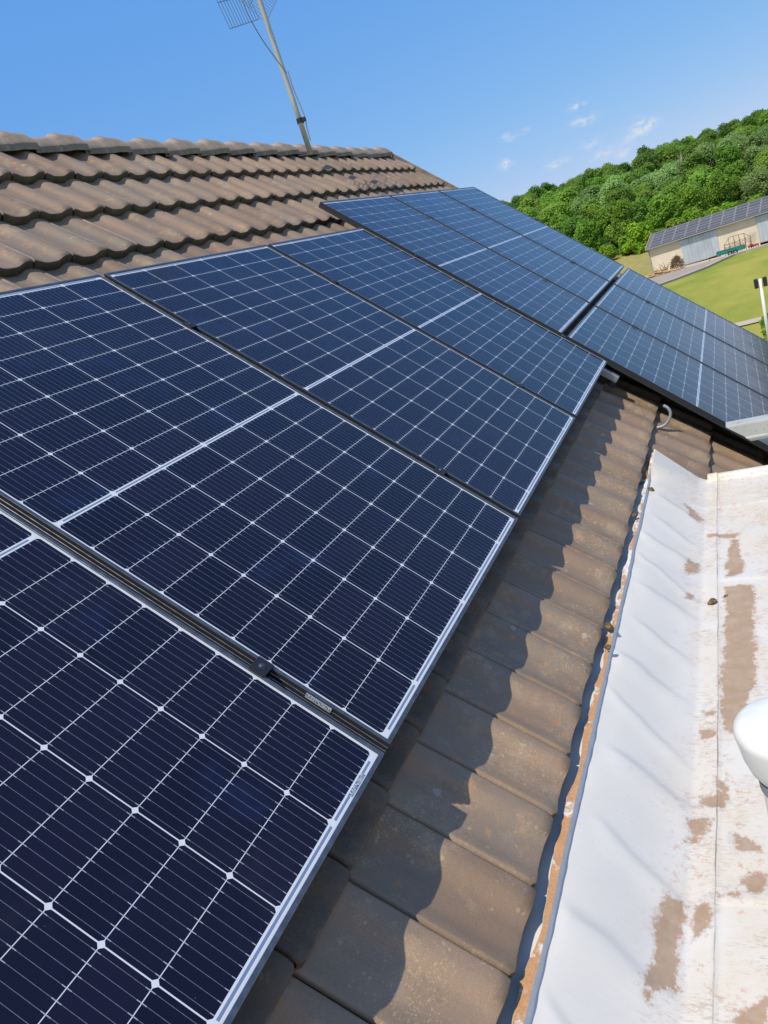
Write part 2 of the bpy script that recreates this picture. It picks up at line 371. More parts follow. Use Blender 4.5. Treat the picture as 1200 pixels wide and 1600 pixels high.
def b_stone(N, b):
    c = N.co('Object')
    base = N.mix(N.step(N.noise(c, 70, 4, .7), .4, .65), (0.055, 0.050, 0.026, 1), (0.24, 0.15, 0.07, 1))
    N.l.new(base, b.inputs['Base Color']); N.l.new(N.bump(N.noise(c, 150, 4), .6, .004), b.inputs['Normal'])
M_stone = material('mossy_stone', rough=.9, build=b_stone)
M_conduit = material('grey_conduit', (0.30, 0.31, 0.32), .45)
M_galv = material('galvanised_mast', rough=.5, metal=.35, build=lambda N, b: N.l.new(N.mix(N.noise(N.mapv(N.co(), scale=(30, 30, 3)), 2, 5), (0.40, 0.38, 0.35, 1), (0.60, 0.58, 0.54, 1)), b.inputs['Base Color']))
M_wire = material('antenna_wire', (0.16, 0.20, 0.22), .5, .3)
M_cable = material('white_cable', (0.62, 0.63, 0.64), .5)
M_cableg = material('grey_cable', (0.25, 0.27, 0.30), .5)

# ------------------------------------------------------------------ ground
def gz(x, y):
    """height of the land"""
    prof = [(-400, -4), (-30, -3.6), (12, -3.6), (31, -4.86), (60, -7.2), (112, -11.0), (118, -11.35), (128, -11.95), (175, -12.2), (195, -11.6),
            (250, -5.0), (320, -0.2), (360, 1.6), (420, 2.5), (560, -4), (800, -14), (3000, -20)]
    for (a, za), (b_, zb) in zip(prof, prof[1:]):
        if a <= x <= b_:
            t = (x - a) / (b_ - a); t2 = t * t * (3 - 2 * t) * .5 + t * .5
            return za + (zb - za) * t2 + 12.0 * math.exp(-((x - 560) / 75) ** 2 - ((y + 42) / 26) ** 2)
    return -20
xs = sorted(set([-2500, -1200, -500, -200, -80, -30] + list(range(-20, 130, 3)) + list(range(130, 440, 7)) + list(range(440, 900, 40)) + [1100, 1600, 2500, 3000]))
ys = sorted(set([-2500, -1200, -500, -250, -150] + list(range(-100, 140, 4)) + [150, 200, 260, 350, 600, 1200, 2500]))
V = []; F = []
for x in xs:
    for y in ys:
        far = min(1, max(0, (x - 30) / 80))
        V.append((x, y, gz(x, y) + far * .05 * mnoise.noise(Vector((x * .06, y * .06, 0)))))
ny = len(ys)
for i in range(len(xs) - 1):
    for j in range(ny - 1): F.append((i * ny + j, (i + 1) * ny + j, (i + 1) * ny + j + 1, i * ny + j + 1))
def b_ground(N, b):
    c = N.co('Object'); x, y, z = N.sep(c)
    n = N.noise(N.mapv(c, scale=(.22, .9, 1), rot=(0, 0, R(16))), .16, 5, .6)
    base = N.mix(N.step(n, .36, .64), (0.205, 0.250, 0.034, 1), (0.345, 0.320, 0.062, 1))
    mow = N.noise(N.mapv(c, scale=(.16, .8, 1), rot=(0, 0, R(16))), .28, 4, .6)
    base = N.mix(N.m('MULTIPLY', N.step(mow, .46, .76), .28), base, (0.150, 0.220, 0.026, 1))
    base = N.mix(N.m('MULTIPLY', N.step(N.noise(c, 1.6, 6, .7), .55, .75), .35), base, (0.36, 0.31, 0.11, 1))
    # dry hay meadow behind and beside the barn
    hay = N.m('MULTIPLY', N.step(N.m('ADD', x, N.m('MULTIPLY', N.noise(c, .2, 3), 8)), 124, 132), N.m('SUBTRACT', 1.0, N.step(x, 185, 200)))
    base = N.mix(hay, base, N.mix(N.noise(N.mapv(c, scale=(.4, 1.5, 1)), .7, 6, .65), (0.20, 0.19, 0.055, 1), (0.40, 0.33, 0.12, 1)))
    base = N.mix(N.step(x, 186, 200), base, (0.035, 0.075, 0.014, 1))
    N.l.new(base, b.inputs['Base Color']); N.l.new(N.bump(N.noise(c, 4, 5, .7), .5, .2), b.inputs['Normal'])
g = mesh_obj('ground', V, F, material('meadow', rough=.95, spec=.1, build=b_ground), smooth=True); tag(g, kind='structure')

def strip_on_ground(name, pts, mat, dz, w=None, kind='structure'):
    """pts: list of (xL,yL,xR,yR) cross edges"""
    V = []; F = []
    for (xa, ya, xb, yb) in pts:
        for t in (0, .25, .5, .75, 1):
            x = xa + (xb - xa) * t; y = ya + (yb - ya) * t
            y -= .7; V.append((x, y, gz(x, y) + dz))
    for i in range(len(pts) - 1):
        for k in range(4): F.append((i * 5 + k, i * 5 + k + 1, (i + 1) * 5 + k + 1, (i + 1) * 5 + k))
    o = mesh_obj(name, V, F, mat); tag(o, kind=kind); return o
def b_yard(N, b):
    c = N.co('Object')
    N.l.new(N.mix(N.noise(c, .5, 6, .65), (0.36, 0.29, 0.21, 1), (0.52, 0.43, 0.32, 1)), b.inputs['Base Color'])
def b_drive(N, b):
    c = N.co('Object')
    N.l.new(N.mix(N.noise(c, .8, 6, .65), (0.27, 0.215, 0.170, 1), (0.38, 0.31, 0.245, 1)), b.inputs['Base Color'])

# ------------------------------------------------------------------ house
house = empty('house', (0, 0, -3.6))
tag(house, 'house under a steep roof of weathered brown concrete tiles below the solar panels', 'house')
HL = Matrix.Translation((0, 0, -3.6)).inverted()
def under_house(o): o.parent = house; o.location = (0, 0, 3.6); return o

PITCHU, EXPO, V0, PHASE = 0.200, 0.353, 0.055, 0.1635
UEND = 8.43
prof = [(0.0030, .004), (.0058, .0165), (.014, .0170), (.026, .0130), (.040, .0055), (.054, .0005), (.072, -.0018), (.098, -.0022), (.116, -.0012), (.128, .0030), (.140, .0130), (.152, .0225), (.166, .0258), (.188, .0258), (.1935, .0235), (.1962, .004)]
prof = [(t_, h_ * (.86 if .006 < t_ < .194 else 1)) for t_, h_ in prof]
def tiles(name, ufrom, uto, ks, sign=1, seed=3):
    rng = random.Random(seed)
    V = []; F = []; RA = []; NO = []; ED = []
    L = EXPO + .06
    # (distance up from the front edge, drop of the surface, nose darkness)
    rows = [(L, 0, 0), (EXPO * .6, 0, 0), (.10, 0, 0), (.055, 0, 0), (.030, 0, 0), (.012, -.0003, 0), (.0035, -.0014, .10), None, (.0035, -.0014, .8), (.000, -.0065, 1), (.0003, -.030, 1), (.004, -.052, 1)]
    i0 = int(math.floor((ufrom - PHASE) / PITCHU)); i1 = int(math.ceil((uto - PHASE) / PITCHU))
    for k in ks:
        vf = V0 + EXPO * k
        for i in range(i0, i1):
            ua = PHASE + i * PITCHU
            if ua < ufrom - .21 or ua + PITCHU > uto + .02: continue
            r = rng.random(); dv = rng.gauss(0, .0030); dw = rng.gauss(0, .0011); sl = rng.gauss(0, .0022); yaw = rng.gauss(0, .004)
            if rng.random() < .012: dv += rng.uniform(.006, .014); dw -= .003
            b0 = len(V)
            for row in rows:
                if row is None: continue
                dist, drop, nose = row
                for (t, h) in prof:
                    t2 = t
                    # rounded lower corners
                    cr = 0.0
                    if dist < .03:
                        e = min(t, PITCHU - t); cr = max(0, .016 - e) ** 2 / .016 * .9
                    roll = min(1, max(0, (h - .006) / .014)); q_ = max(0, 1 - dist / .040) ** 2
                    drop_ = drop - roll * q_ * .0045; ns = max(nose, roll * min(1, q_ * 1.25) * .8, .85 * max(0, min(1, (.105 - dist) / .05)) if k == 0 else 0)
                    v = vf + dv - dist - cr + yaw * (t - .1)
                    wsurf = .134 + .038 * dist / EXPO - h - drop_ - dw - sl * (t / .2 - .5)
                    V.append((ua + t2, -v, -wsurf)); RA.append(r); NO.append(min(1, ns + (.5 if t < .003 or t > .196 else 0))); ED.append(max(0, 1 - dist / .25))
            n = len(prof)
            for a in range(len(rows) - 2):
                if a == 6: continue
                for c_ in range(n - 1):
                    F.append((b0 + a * n + c_, b0 + (a + 1) * n + c_, b0 + (a + 1) * n + c_ + 1, b0 + a * n + c_ + 1))
    me = bpy.data.meshes.new(name); me.from_pydata(V, [], F); me.update()
    for nm, arr in (('tile_rand', RA), ('tile_nose', NO), ('tile_edge', ED)):
        at = me.attributes.new(nm, 'FLOAT', 'POINT'); at.data.foreach_set('value', arr)
    me.polygons.foreach_set('use_smooth', [True] * len(me.polygons))
    me.materials.append(M_tile)
    return me
# one mesh for the tiled slope: upper courses over the whole length, lower courses beyond the annex
me_up = tiles('roof', -2.2, UEND, range(-8, 2)); me_lo = tiles('roof_low', 3.76, UEND, range(2, 7), seed=11)
me_cut = tiles('roof_cut', -2.2, 3.74, [])
bmj = bmesh.new(); bmj.from_mesh(me_up); bmj.from_mesh(me_lo); bmj.to_mesh(me_up); bmj.free()
me_up.polygons.foreach_set('use_smooth', [True] * len(me_up.polygons))
roof = bpy.data.objects.new('roof', me_up); COL.objects.link(roof); under_house(roof); roof.rotation_euler = ROT
bpy.data.meshes.remove(me_lo); bpy.data.meshes.remove(me_cut)
# roof deck below the tiles, and the far slope
RV, RW = -3.20, .165
rp = roofpt(0, RV, RW); Yr, Zr = rp.y, rp.z
bm = bmesh.new()
def quadslab(bm, pts, th):
    a = [bm.verts.new(p) for p in pts]; b_ = [bm.verts.new(Vector(p) + Vector(th)) for p in pts]
    bm.faces.new(a); bm.faces.new(b_[::-1])
    for i in range(4): bm.faces.new((a[i], b_[i], b_[(i + 1) % 4], a[(i + 1) % 4]))
dn = roofpt(0, 0, .03)
quadslab(bm, [roofpt(-2.2, .39, .205), roofpt(UEND - .05, .39, .205), roofpt(UEND - .05, RV, .205), roofpt(-2.2, RV, .205)], dn)
quadslab(bm, [roofpt(3.80, 2.10, .205), roofpt(UEND - .05, 2.10, .205), roofpt(UEND - .05, .3905, .205), roofpt(3.80, .3905, .205)], dn)
M_deck = material('roof_felt', (0.03, 0.028, 0.026), .9)
under_house(bm_obj('roof_deck', bm, M_deck))
bm = bmesh.new()
back = lambda u, v, w_: Vector((u, 2 * Yr - roofpt(u, v, w_).y, roofpt(u, v, w_).z))
quadslab(bm, [back(-2.2, 1.6, .15), back(UEND, 1.6, .15), back(UEND, RV + .02, .15), back(-2.2, RV + .02, .15)], back(0, 0, .05) - back(0, 0, 0))
o = bm_obj('rear_roof', bm, M_ridge); under_house(o)
# verge at the gable end
bm = bmesh.new()
quadslab(bm, [roofpt(UEND + .005, 2.16, .120), roofpt(UEND + .03, 2.16, .120), roofpt(UEND + .03, RV, .120), roofpt(UEND + .005, RV, .120)], roofpt(0, 0, .16))
under_house(bm_obj('verge', bm, M_ridge))
# walls
bm = bmesh.new()
box(bm, -2.0, 8.2, -.05, 2 * Yr - .1, -3.6, -.62)
box(bm, 4.0, 8.2, -1.38, -.051, -3.6, -1.75)
o = bm_obj('wall', bm, M_wall); under_house(o)
for f in (-2.0, 8.16):
    bm = bmesh.new()
    v = [bm.verts.new(c) for c in ((f, -.05, -.62), (f, 2 * Yr - .1, -.62), (f, Yr, Zr - .25), (f + .04, -.05, -.62), (f + .04, 2 * Yr - .1, -.62), (f + .04, Yr, Zr - .25))]
    for fc in ((0, 1, 2), (5, 4, 3), (0, 3, 4, 1), (1, 4, 5, 2), (2, 5, 3, 0)): bm.faces.new([v[i] for i in fc])
    under_house(bm_obj('gable', bm, M_wall))
# ridge caps
def ridge_mesh():
    bm = bmesh.new()
    half = [(-.142, -.078), (-.139, -.044), (-.131, -.032), (-.092, .010), (-.070, .026), (-.030, .041), (0, .045)]
    sec = half + [(-y, z) for y, z in half[-2::-1]]; n = len(sec) - 1
    # (along the ridge, width, rise of the whole section, height of the knob on top)
    st = [(0, .91, -.012, 0), (.05, .915, -.011, 0), (.215, .955, .000, 0), (.245, .97, .004, .008), (.262, .985, .007, .024), (.300, .99, .008, .028), (.316, 1.0, .009, .012), (.332, 1.01, .009, .0), (.372, 1.015, .009, 0), (.376, 1.0, .003, 0)]
    rings = []
    for (x, wd, rise, knob) in st:
        rings.append([bm.verts.new((x, y * wd, z * wd + rise + .48 * knob * max(0, 1 - (y / .075) ** 2))) for y, z in sec])
    for a, b_ in zip(rings, rings[1:]):
        for j in range(n): bm.faces.new((a[j], a[j + 1], b_[j + 1], b_[j]))
    # thick rim at the nose
    inner = [bm.verts.new((.376, v.co.y * .87, v.co.z - .016)) for v in rings[-1]]
    for j in range(n): bm.faces.new((inner[j], inner[j + 1], rings[-1][j + 1], rings[-1][j]))
    me = bpy.data.meshes.new('ridge_tile'); bmesh.ops.recalc_face_normals(bm, faces=bm.faces); bm.to_mesh(me); bm.free()
    me.materials.append(M_ridge); return me
rm = ridge_mesh()
rng = random.Random(5)
x = 1.63
while x < 8.3:
    o = bpy.data.objects.new('ridge_tile', rm); COL.objects.link(o); o.parent = house
    o.location = (x, Yr, Zr + 3.6 - .008 + rng.gauss(0, .003)); o.rotation_euler = (rng.gauss(0, .02), rng.gauss(0, .008), rng.gauss(0, .012))
    x += .352
bm = bmesh.new(); box(bm, -2.0, 8.40, Yr - .085, Yr + .085, Zr - .12, Zr - .012)
under_house(bm_obj('ridge_mortar', bm, M_deck))

# ------------------------------------------------------------------ solar panels
def frame_mesh():
    P = [(.0095, -.0032), (.0095, -.0006), (.0088, 0), (.0008, 0), (0, -.0008), (0, -.0085), (.0016, -.0095), (.0016, -.0125), (0, -.0135), (0, -.021), (.0014, -.022), (.0014, -.0245), (0, -.0255), (0, -.035), (.026, -.035), (.026, -.033), (.003, -.033), (.003, -.009), (.0095, -.009), (.0095, -.0032)]
    V = []; F = []
    for (d_, z) in P:
        for cx, cy in ((d_, d_), (PW - d_, d_), (PW - d_, PH - d_), (d_, PH - d_)): V.append((cx, cy, z))
    for i in range(len(P) - 1):
        for k in range(4): F.append((i * 4 + k, i * 4 + (k + 1) % 4, (i + 1) * 4 + (k + 1) % 4, (i + 1) * 4 + k))
    me = bpy.data.meshes.new('frame'); me.from_pydata(V, [], F); me.update()
    bm = bmesh.new(); bm.from_mesh(me); bmesh.ops.recalc_face_normals(bm, faces=bm.faces); bm.to_mesh(me); bm.free()
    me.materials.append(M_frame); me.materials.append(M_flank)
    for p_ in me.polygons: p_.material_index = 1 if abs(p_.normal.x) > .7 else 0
    return me
def cells_mesh():
    bm = bmesh.new(); box(bm, .0042, PW - .0042, .0042, PH - .0042, -.0075, -.0034)
    me = bpy.data.meshes.new('cell_sheet'); bmesh.ops.recalc_face_normals(bm, faces=bm.faces); bm.to_mesh(me); bm.free(); me.materials.append(M_cells); return me
FM, CM = frame_mesh(), cells_mesh()
GAP = .0265
panels = []
def panel(u, v_bottom, label, w=0.0):
    e = empty('solar_panel', roofpt(u, v_bottom, w), ROT)
    tag(e, label, 'solar panel', 'dark blue solar panels laid over the tiled roof')
    for nm, me in (('frame', FM), ('cell_sheet', CM)):
        o = bpy.data.objects.new(nm, me); COL.objects.link(o); o.parent = e
    panels.append(e); return e
pu = lambda i: (i - 1) * (PW + GAP)
VB2, VB3 = -.3195, -.2825 + PH
L1 = ['nearest solar panel, cut off by the lower left corner of the photo', 'second solar panel from the camera, largest fully framed one in the middle of the photo',
      'third solar panel from the camera in the near row, between the second and fourth', 'fourth solar panel of the near row, its lower corner beside the silver rail end']
for i in range(4): panel(pu(i + 1), 0, L1[i], 0)
L2 = ['nearest of the three raised solar panels, its bare left frame side standing over tiles', 'middle of the three raised solar panels at the top of the far roof', 'farthest raised solar panel, its top corner against the sky']
L3 = ['lower right solar panel partly hidden behind the white metal gutter end', 'middle of the three lower right solar panels between two others', 'outermost of the lower right solar panels, bordering the green field']
DU = -.012
for i in range(3): panel(pu(5 + i) + DU, VB2, L2[i], -.012)
for i in range(3): panel(pu(5 + i) + DU, VB3, L3[i], -.012)
# small printed stickers on frames
def sticker(parent, loc, rot, lx, ly):
    bm = bmesh.new(); box(bm, -lx / 2, lx / 2, -ly / 2, ly / 2, 0, .0006)
    o = bm_obj('sticker', bm, M_sticker, parent, loc=loc, rot=rot); return o
sticker(panels[1], (-.0008, .168, -.0095), (0, R(-90), 0), .013, .062)['label'] = 'pale printed sticker on the side of the frame'
sticker(panels[0], (PW - .100, .0165, -.0032), (0, 0, R(90)), .0085, .060)['label'] = 'small serial strip under the glass margin'

def clamp(u, v, label, w=0.0):
    e = empty('panel_clamp', roofpt(u, v, w), ROT); tag(e, label, 'clamp', 'black clamps holding the solar panels')
    bm = bmesh.new()
    box(bm, -.021, .021, -.019, .019, .0005, .0042)
    box(bm, -.0115, -.0085, -.0188, .0188, -.030, .0004); box(bm, .0085, .0115, -.0188, .0188, -.030, .0004)
    bm_obj('plate', bm, M_clamp, e, bevel=.0008)
    bm = bmesh.new(); lathe(bm, [(.0052, .0042), (.0052, .0070), (.0045, .0078)], 6); lathe(bm, [(.0080, .0040), (.0080, .0048)], 20)
    bm_obj('bolt', bm, M_bolt, e)
nm = ['nearest and second panels', 'second and third panels', 'third and fourth panels', 'fourth panel and the raised panels']
for i in range(4):
    ug = pu(i + 2) - GAP / 2
    clamp(ug, -.305, 'black clamp low in the gap between the ' + nm[i])
    clamp(ug, -1.335, 'black clamp high in the gap between the ' + nm[i])
for i in range(2):
    ug = pu(i + 6) - GAP / 2 + DU; nn = ('nearest and middle', 'middle and farthest')[i]
    clamp(ug, VB2 - .36, 'black clamp low in the gap between the %s raised panels' % nn, -.012)
    clamp(ug, VB2 - 1.36, 'black clamp high in the gap between the %s raised panels' % nn, -.012)
    clamp(ug, VB3 - PH + .33, 'black clamp in the gap between the %s lower right panels' % nn, -.012)
clamp(pu(8) + DU + .002, VB2 - 1.0, 'black clamp on the outer edge of the farthest raised panel, against the sky', -.012)
# rails
def rail(pts, label):
    (u0, v0), (u1, v1) = pts
    e = empty('mounting_rail', roofpt(u0, v0, .058), ROT); tag(e, label, 'rail')
    bm = bmesh.new(); Lu, Lv = u1 - u0, -(v1 - v0)
    if abs(Lu) > abs(Lv): box(bm, 0, Lu, -.02, .02, -.02, .02)
    else: box(bm, -.02, .02, 0, Lv, -.02, .02)
    bm_obj('rail_bar', bm, M_alu, e, bevel=.003)
    bm = bmesh.new()
    if abs(Lu) > abs(Lv): box(bm, .012, .05, -.03, .03, -.065, -.021)
    else: box(bm, -.028, .028, -.004, .03, -.052, -.021)
    bm_obj('rail_foot', bm, M_black, e, bevel=.003)
rail(((4.585, .105), (4.585, -1.60)), 'silver rail end poking out below the corner of the fourth panel')

# ------------------------------------------------------------------ hooked conduit
e = empty('conduit', roofpt(4.47, .43, .15)); tag(e, 'grey hooked cable conduit curling out of the tiles near the white roof edge', 'conduit')
bm = bmesh.new()
hp = spline([(4.48, -.185, -.43), (4.48, -.211, -.420), (4.48, -.240, -.417), (4.48, -.264, -.405), (4.48, -.287, -.378), (4.48, -.297, -.345), (4.48, -.287, -.315), (4.48, -.268, -.298)], 6)
tube(bm, [p_ - e.location for p_ in hp], .0085, 12)
bm_obj('pipe', bm, M_conduit, e, smooth=True)
bm = bmesh.new(); t = (hp[-1] - hp[-3]).normalized(); tube(bm, [hp[-1] - e.location + t * .0005, hp[-1] - e.location + t * .008], .0060, 12); bm_obj('pipe_mouth', bm, M_black, e)

# ------------------------------------------------------------------ flat roof annex
annex = empty('flat_roof_annex', (0, -1.2, -3.6)); tag(annex, 'low annex with a stained white flat roof beside the tiled eave', 'annex')
STAINS = [
[(3.143, -0.569), (3.122, -0.594), (2.866, -0.614), (2.824, -0.607), (2.796, -0.546), (2.997, -0.557)],
[(2.733, -0.546), (2.736, -0.64), (2.355, -0.632), (2.096, -0.621), (1.972, -0.591), (1.88, -0.569), (1.904, -0.539), (2.158, -0.528), (2.304, -0.544), (2.577, -0.544)],
[(2.942, -0.408), (2.919, -0.454), (2.84, -0.451), (2.806, -0.408)], [(2.678, -0.422), (2.673, -0.444), (2.625, -0.438), (2.628, -0.422)],
[(3.212, -0.48), (3.187, -0.595), (3.137, -0.589), (3.183, -0.485)], [(3.495, -0.383), (3.359, -0.461), (3.323, -0.44), (3.367, -0.399)],
[(1.99, -0.482), (1.985, -0.518), (1.968, -0.516), (1.972, -0.482)], [(1.905, -0.48), (1.899, -0.515), (1.876, -0.508), (1.871, -0.484)],
[(1.713, -0.523), (1.699, -0.544), (1.611, -0.544), (1.61, -0.523), (1.608, -0.483), (1.641, -0.485), (1.655, -0.519)],
[(1.563, -0.457), (1.57, -0.505), (1.531, -0.502), (1.493, -0.482), (1.491, -0.45), (1.529, -0.464)],
[(1.534, -0.549), (1.533, -0.569), (1.511, -0.58), (1.498, -0.615), (1.478, -0.612), (1.477, -0.56), (1.502, -0.551)],
[(1.412, -0.575), (1.419, -0.615), (1.395, -0.621), (1.358, -0.602), (1.363, -0.581), (1.383, -0.574)],
[(1.327, -0.426), (1.32, -0.457), (1.284, -0.469), (1.245, -0.457), (1.207, -0.454), (1.175, -0.463), (1.12, -0.453), (1.099, -0.419), (1.102, -0.402), (1.137, -0.414), (1.233, -0.41), (1.285, -0.418)],
[(1.323, -0.481), (1.328, -0.505), (1.303, -0.516), (1.264, -0.511), (1.241, -0.483), (1.279, -0.477)],
[(1.086, -0.405), (1.082, -0.413), (1.068, -0.409), (1.072, -0.402)], [(1.351, -0.494), (1.362, -0.55), (1.355, -0.566), (1.349, -0.55), (1.344, -0.497)],
[(1.094, -0.556), (1.133, -0.611), (1.082, -0.609), (1.072, -0.547)],
[(2.1, -.95), (2.4, -.92), (2.45, -1.2), (2.0, -1.25)], [(1.2, -.82), (1.6, -.86), (1.55, -1.05), (1.25, -1.0)], [(3.1, -.9), (3.4, -.95), (3.3, -1.3), (3.0, -1.2)]]
def signed(P, poly):
    """inside positive distance to polygon"""
    poly = np.array(poly); d2 = np.full(len(P), 1e9); ins = np.zeros(len(P), bool); n = len(poly)
    for i in range(n):
        a, b_ = poly[i], poly[(i + 1) % n]; ab = b_ - a
        t = np.clip(((P - a) @ ab) / (ab @ ab), 0, 1); pr = a + t[:, None] * ab
        d2 = np.minimum(d2, ((P - pr) ** 2).sum(1))
        c = ((a[1] > P[:, 1]) != (b_[1] > P[:, 1])); xi = a[0] + (P[:, 1] - a[1]) * (b_[0] - a[0]) / (b_[1] - a[1] + 1e-12)
        ins ^= c & (P[:, 0] < xi)
    d = np.sqrt(d2); return np.where(ins, d, -d)
XE = 3.86          # far end of the flat roof
FLATZ = -.56
def smooth(a, b_, x): t = np.clip((x - a) / (b_ - a), 0, 1); return t * t * (3 - 2 * t)
def memb_z(X, Y):
    t = np.clip((-.225 - Y) / (.465 - .225), 0, 1)
    slope = -.415 - (.145) * (t - .16 * np.sin(2 * np.pi * t) / (2 * np.pi) * 1.5)
    Z = np.where(Y > -.225, -.415, slope)
    return Z
xs_ = np.unique(np.r_[np.linspace(-1.4, .6, 70), np.arange(.6, 3.80, .0085), np.linspace(3.80, 4.16, 50)])
ys_ = np.unique(np.r_[np.linspace(-2.6, -.95, 40), np.arange(-.95, -.10, .007)])
XX, YY = np.meshgrid(xs_, ys_, indexing='ij')
# far boundary of the sheet: a flap climbs onto the tiles towards the eave
lim = np.where(YY > -.50, XE + .08 * np.clip((YY + .50) / .28, 0, 1) ** 1.15, XE)
Xc = np.minimum(XX, lim)
lim = np.where(YY > -.236, 3.62, lim); Xc = np.minimum(XX, lim)
ZZ = memb_z(Xc, YY)
pts = np.c_[Xc.ravel(), YY.ravel()]
nz = np.array([mnoise.noise(Vector((x * 3.1, y * 5.0, 0))) for x, y in pts]).reshape(XX.shape)
nz2 = np.array([mnoise.noise(Vector((x * 9 + y * 8.0, y * 3.0 - x * 1.0, 3))) for x, y in pts]).reshape(XX.shape)   # slanting wrinkles
wr = np.array([max(0.0, mnoise.noise(Vector((x * 6.2 + y * 9.5, 1.7 * y, 9)))) ** 2 for x, y in pts]).reshape(XX.shape)
flank = smooth(.225, .27, -YY) * (1 - smooth(.40, .56, -YY))
fold = np.zeros_like(XX)
for fx, fs, fa, fw in ((.72, .55, .008, .018), (.98, .8, .006, .012), (1.17, .4, .010, .022), (1.46, .7, .007, .014), (1.70, .5, .011, .020), (1.93, .9, .006, .012), (2.12, .6, .010, .02), (2.37, .8, .008, .016),
                       (2.60, .55, .010, .022), (2.83, 1.0, .006, .012), (3.02, .7, .010, .02), (3.25, .9, .008, .016), (3.48, .8, .010, .02)):
    dd = (Xc - fx - fs * (YY + .25) * 1.0 - .012 * nz2) / fw
    fold += fa * np.where(dd > 0, np.exp(-dd ** 2), np.exp(-(dd / 3.2) ** 2)) * smooth(.23, .30, -YY + .03 * np.sin(fx * 7)) * (1 - smooth(.38 + .05 * math.sin(fx * 5), .52, -YY))
ZZ += .0035 * nz * smooth(.22, .3, -YY) + flank * (.0060 * nz2 + .020 * wr + .75 * fold)
# seams: a welded lap along the roof and three across
sy = -.520 + .004 * np.sin(Xc * 2.3) + .002 * nz2
ZZ += .0042 * (smooth(-.003, .003, YY - sy) * (1 - smooth(.0, .10, YY - sy))) + .003 * np.exp(-((YY - sy) / .0035) ** 2)
for xs0, y0 in ((1.336, -.52), (3.49, -.40), (2.78, -.52), (-.2, -.4)):
    dd = Xc - (xs0 + .03 * (YY + .5)); msk = smooth(0, .02, y0 - YY)
    ZZ += msk * (.0035 * smooth(-.002, .002, dd) * (1 - smooth(0, .08, dd)))
# raised far rim
rim = smooth(XE - .035, XE - .012, Xc) * (YY < -.47)
ZZ += .030 * rim
# let the flap rest on the tiles at its end
ztile = (YY - .128 * SP) / CP * SP - .128 * CP      # tile surface height at this Y
lay = smooth(3.60, 3.78, Xc) * (YY > -.50)
ZZ = ZZ + lay * np.maximum(0, ztile + .034 - ZZ)
st = np.zeros(len(pts))
jit = pts + .010 * np.c_[nz.ravel(), nz2.ravel()]
for pl in STAINS: st = np.maximum(st, np.clip(.5 + signed(jit, pl) / .042, 0, 1))
dirt = (smooth(.33, .50, -YY) * .95 + smooth(3.2, 3.6, XX) * .5).clip(0, 1).ravel()
V = np.c_[Xc.ravel(), YY.ravel(), ZZ.ravel()]
nx_, ny_ = XX.shape; idx = np.arange(nx_ * ny_).reshape(nx_, ny_)
quads = np.stack([idx[:-1, :-1].ravel(), idx[1:, :-1].ravel(), idx[1:, 1:].ravel(), idx[:-1, 1:].ravel()], 1)
ok = (Xc[1:, :-1] - Xc[:-1, :-1]).ravel() + (Xc[1:, 1:] - Xc[:-1, 1:]).ravel() > 1e-6
quads = quads[ok]
o = mesh_obj('membrane', V.tolist(), quads.tolist(), M_memb, annex, smooth=True, loc=(0, 1.2, 3.6))
for nm_, arr in (('stain', st), ('dirt', dirt)):
    at = o.data.attributes.new(nm_, 'FLOAT', 'POINT'); at.data.foreach_set('value', arr.astype(np.float32))
# body of the annex below the sheet
bm = bmesh.new(); box(bm, -1.4, XE - .02, -2.6, -.30, -3.6, -.58); bm_obj('wall', bm, M_wall, annex, loc=(0, 1.2, 3.6))
bm = bmesh.new(); box(bm, XE - .018, XE + .012, -2.62, -.50, -.70, -.532); bm_obj('edge_trim', bm, M_vent, annex, bevel=.004, loc=(0, 1.2, 3.6))
# standing wavy edge along the eave
V = []; F = []
xs2 = np.arange(-1.3, 3.93, .012)
def wave(x): return .0062 * math.sin(x * 21) * math.sin(x * 6.3 + 1) + .0045 * mnoise.noise(Vector((x * 11, 2, 0))) + .0022 * mnoise.noise(Vector((x * 40, 5, 0)))
for x in xs2:
    yr = -.2375 + .0045 * mnoise.noise(Vector((x * 4, 0, 0))) + .0015 * mnoise.noise(Vector((x * 25, 7, 0)))
    wd = max(.005, .0175 + .0035 * max(0, 1.7 - x) + 1.25 * wave(x)) * (1.0 if x < 2.2 else max(.55, 1 - .25 * (x - 2.2)))
    yl = yr + wd
    zt = -.399 + .004 * mnoise.noise(Vector((x * 5, 3, 0))) + .002 * mnoise.noise(Vector((x * 30, 3, 0)))
    if x > 3.55: zt += .015 * min(1, (x - 3.55) / .3)
    zb = -.425
    for (y, z) in ((yr - .002, zb), (yr, zt - .001), (yr + .001, zt), (yl - .002, zt + .0015), (yl, zt - .0015), (min(yl, yr + .006), zt - .012), (yr + .004, zb)): V.append((x, y, z))
for i in range(len(xs2) - 1):
    for k in range(6): F.append((i * 7 + k, (i + 1) * 7 + k, (i + 1) * 7 + k + 1, i * 7 + k + 1))
o = mesh_obj('edge_upstand', V, F, M_strip, annex, smooth=False, loc=(0, 1.2, 3.6))

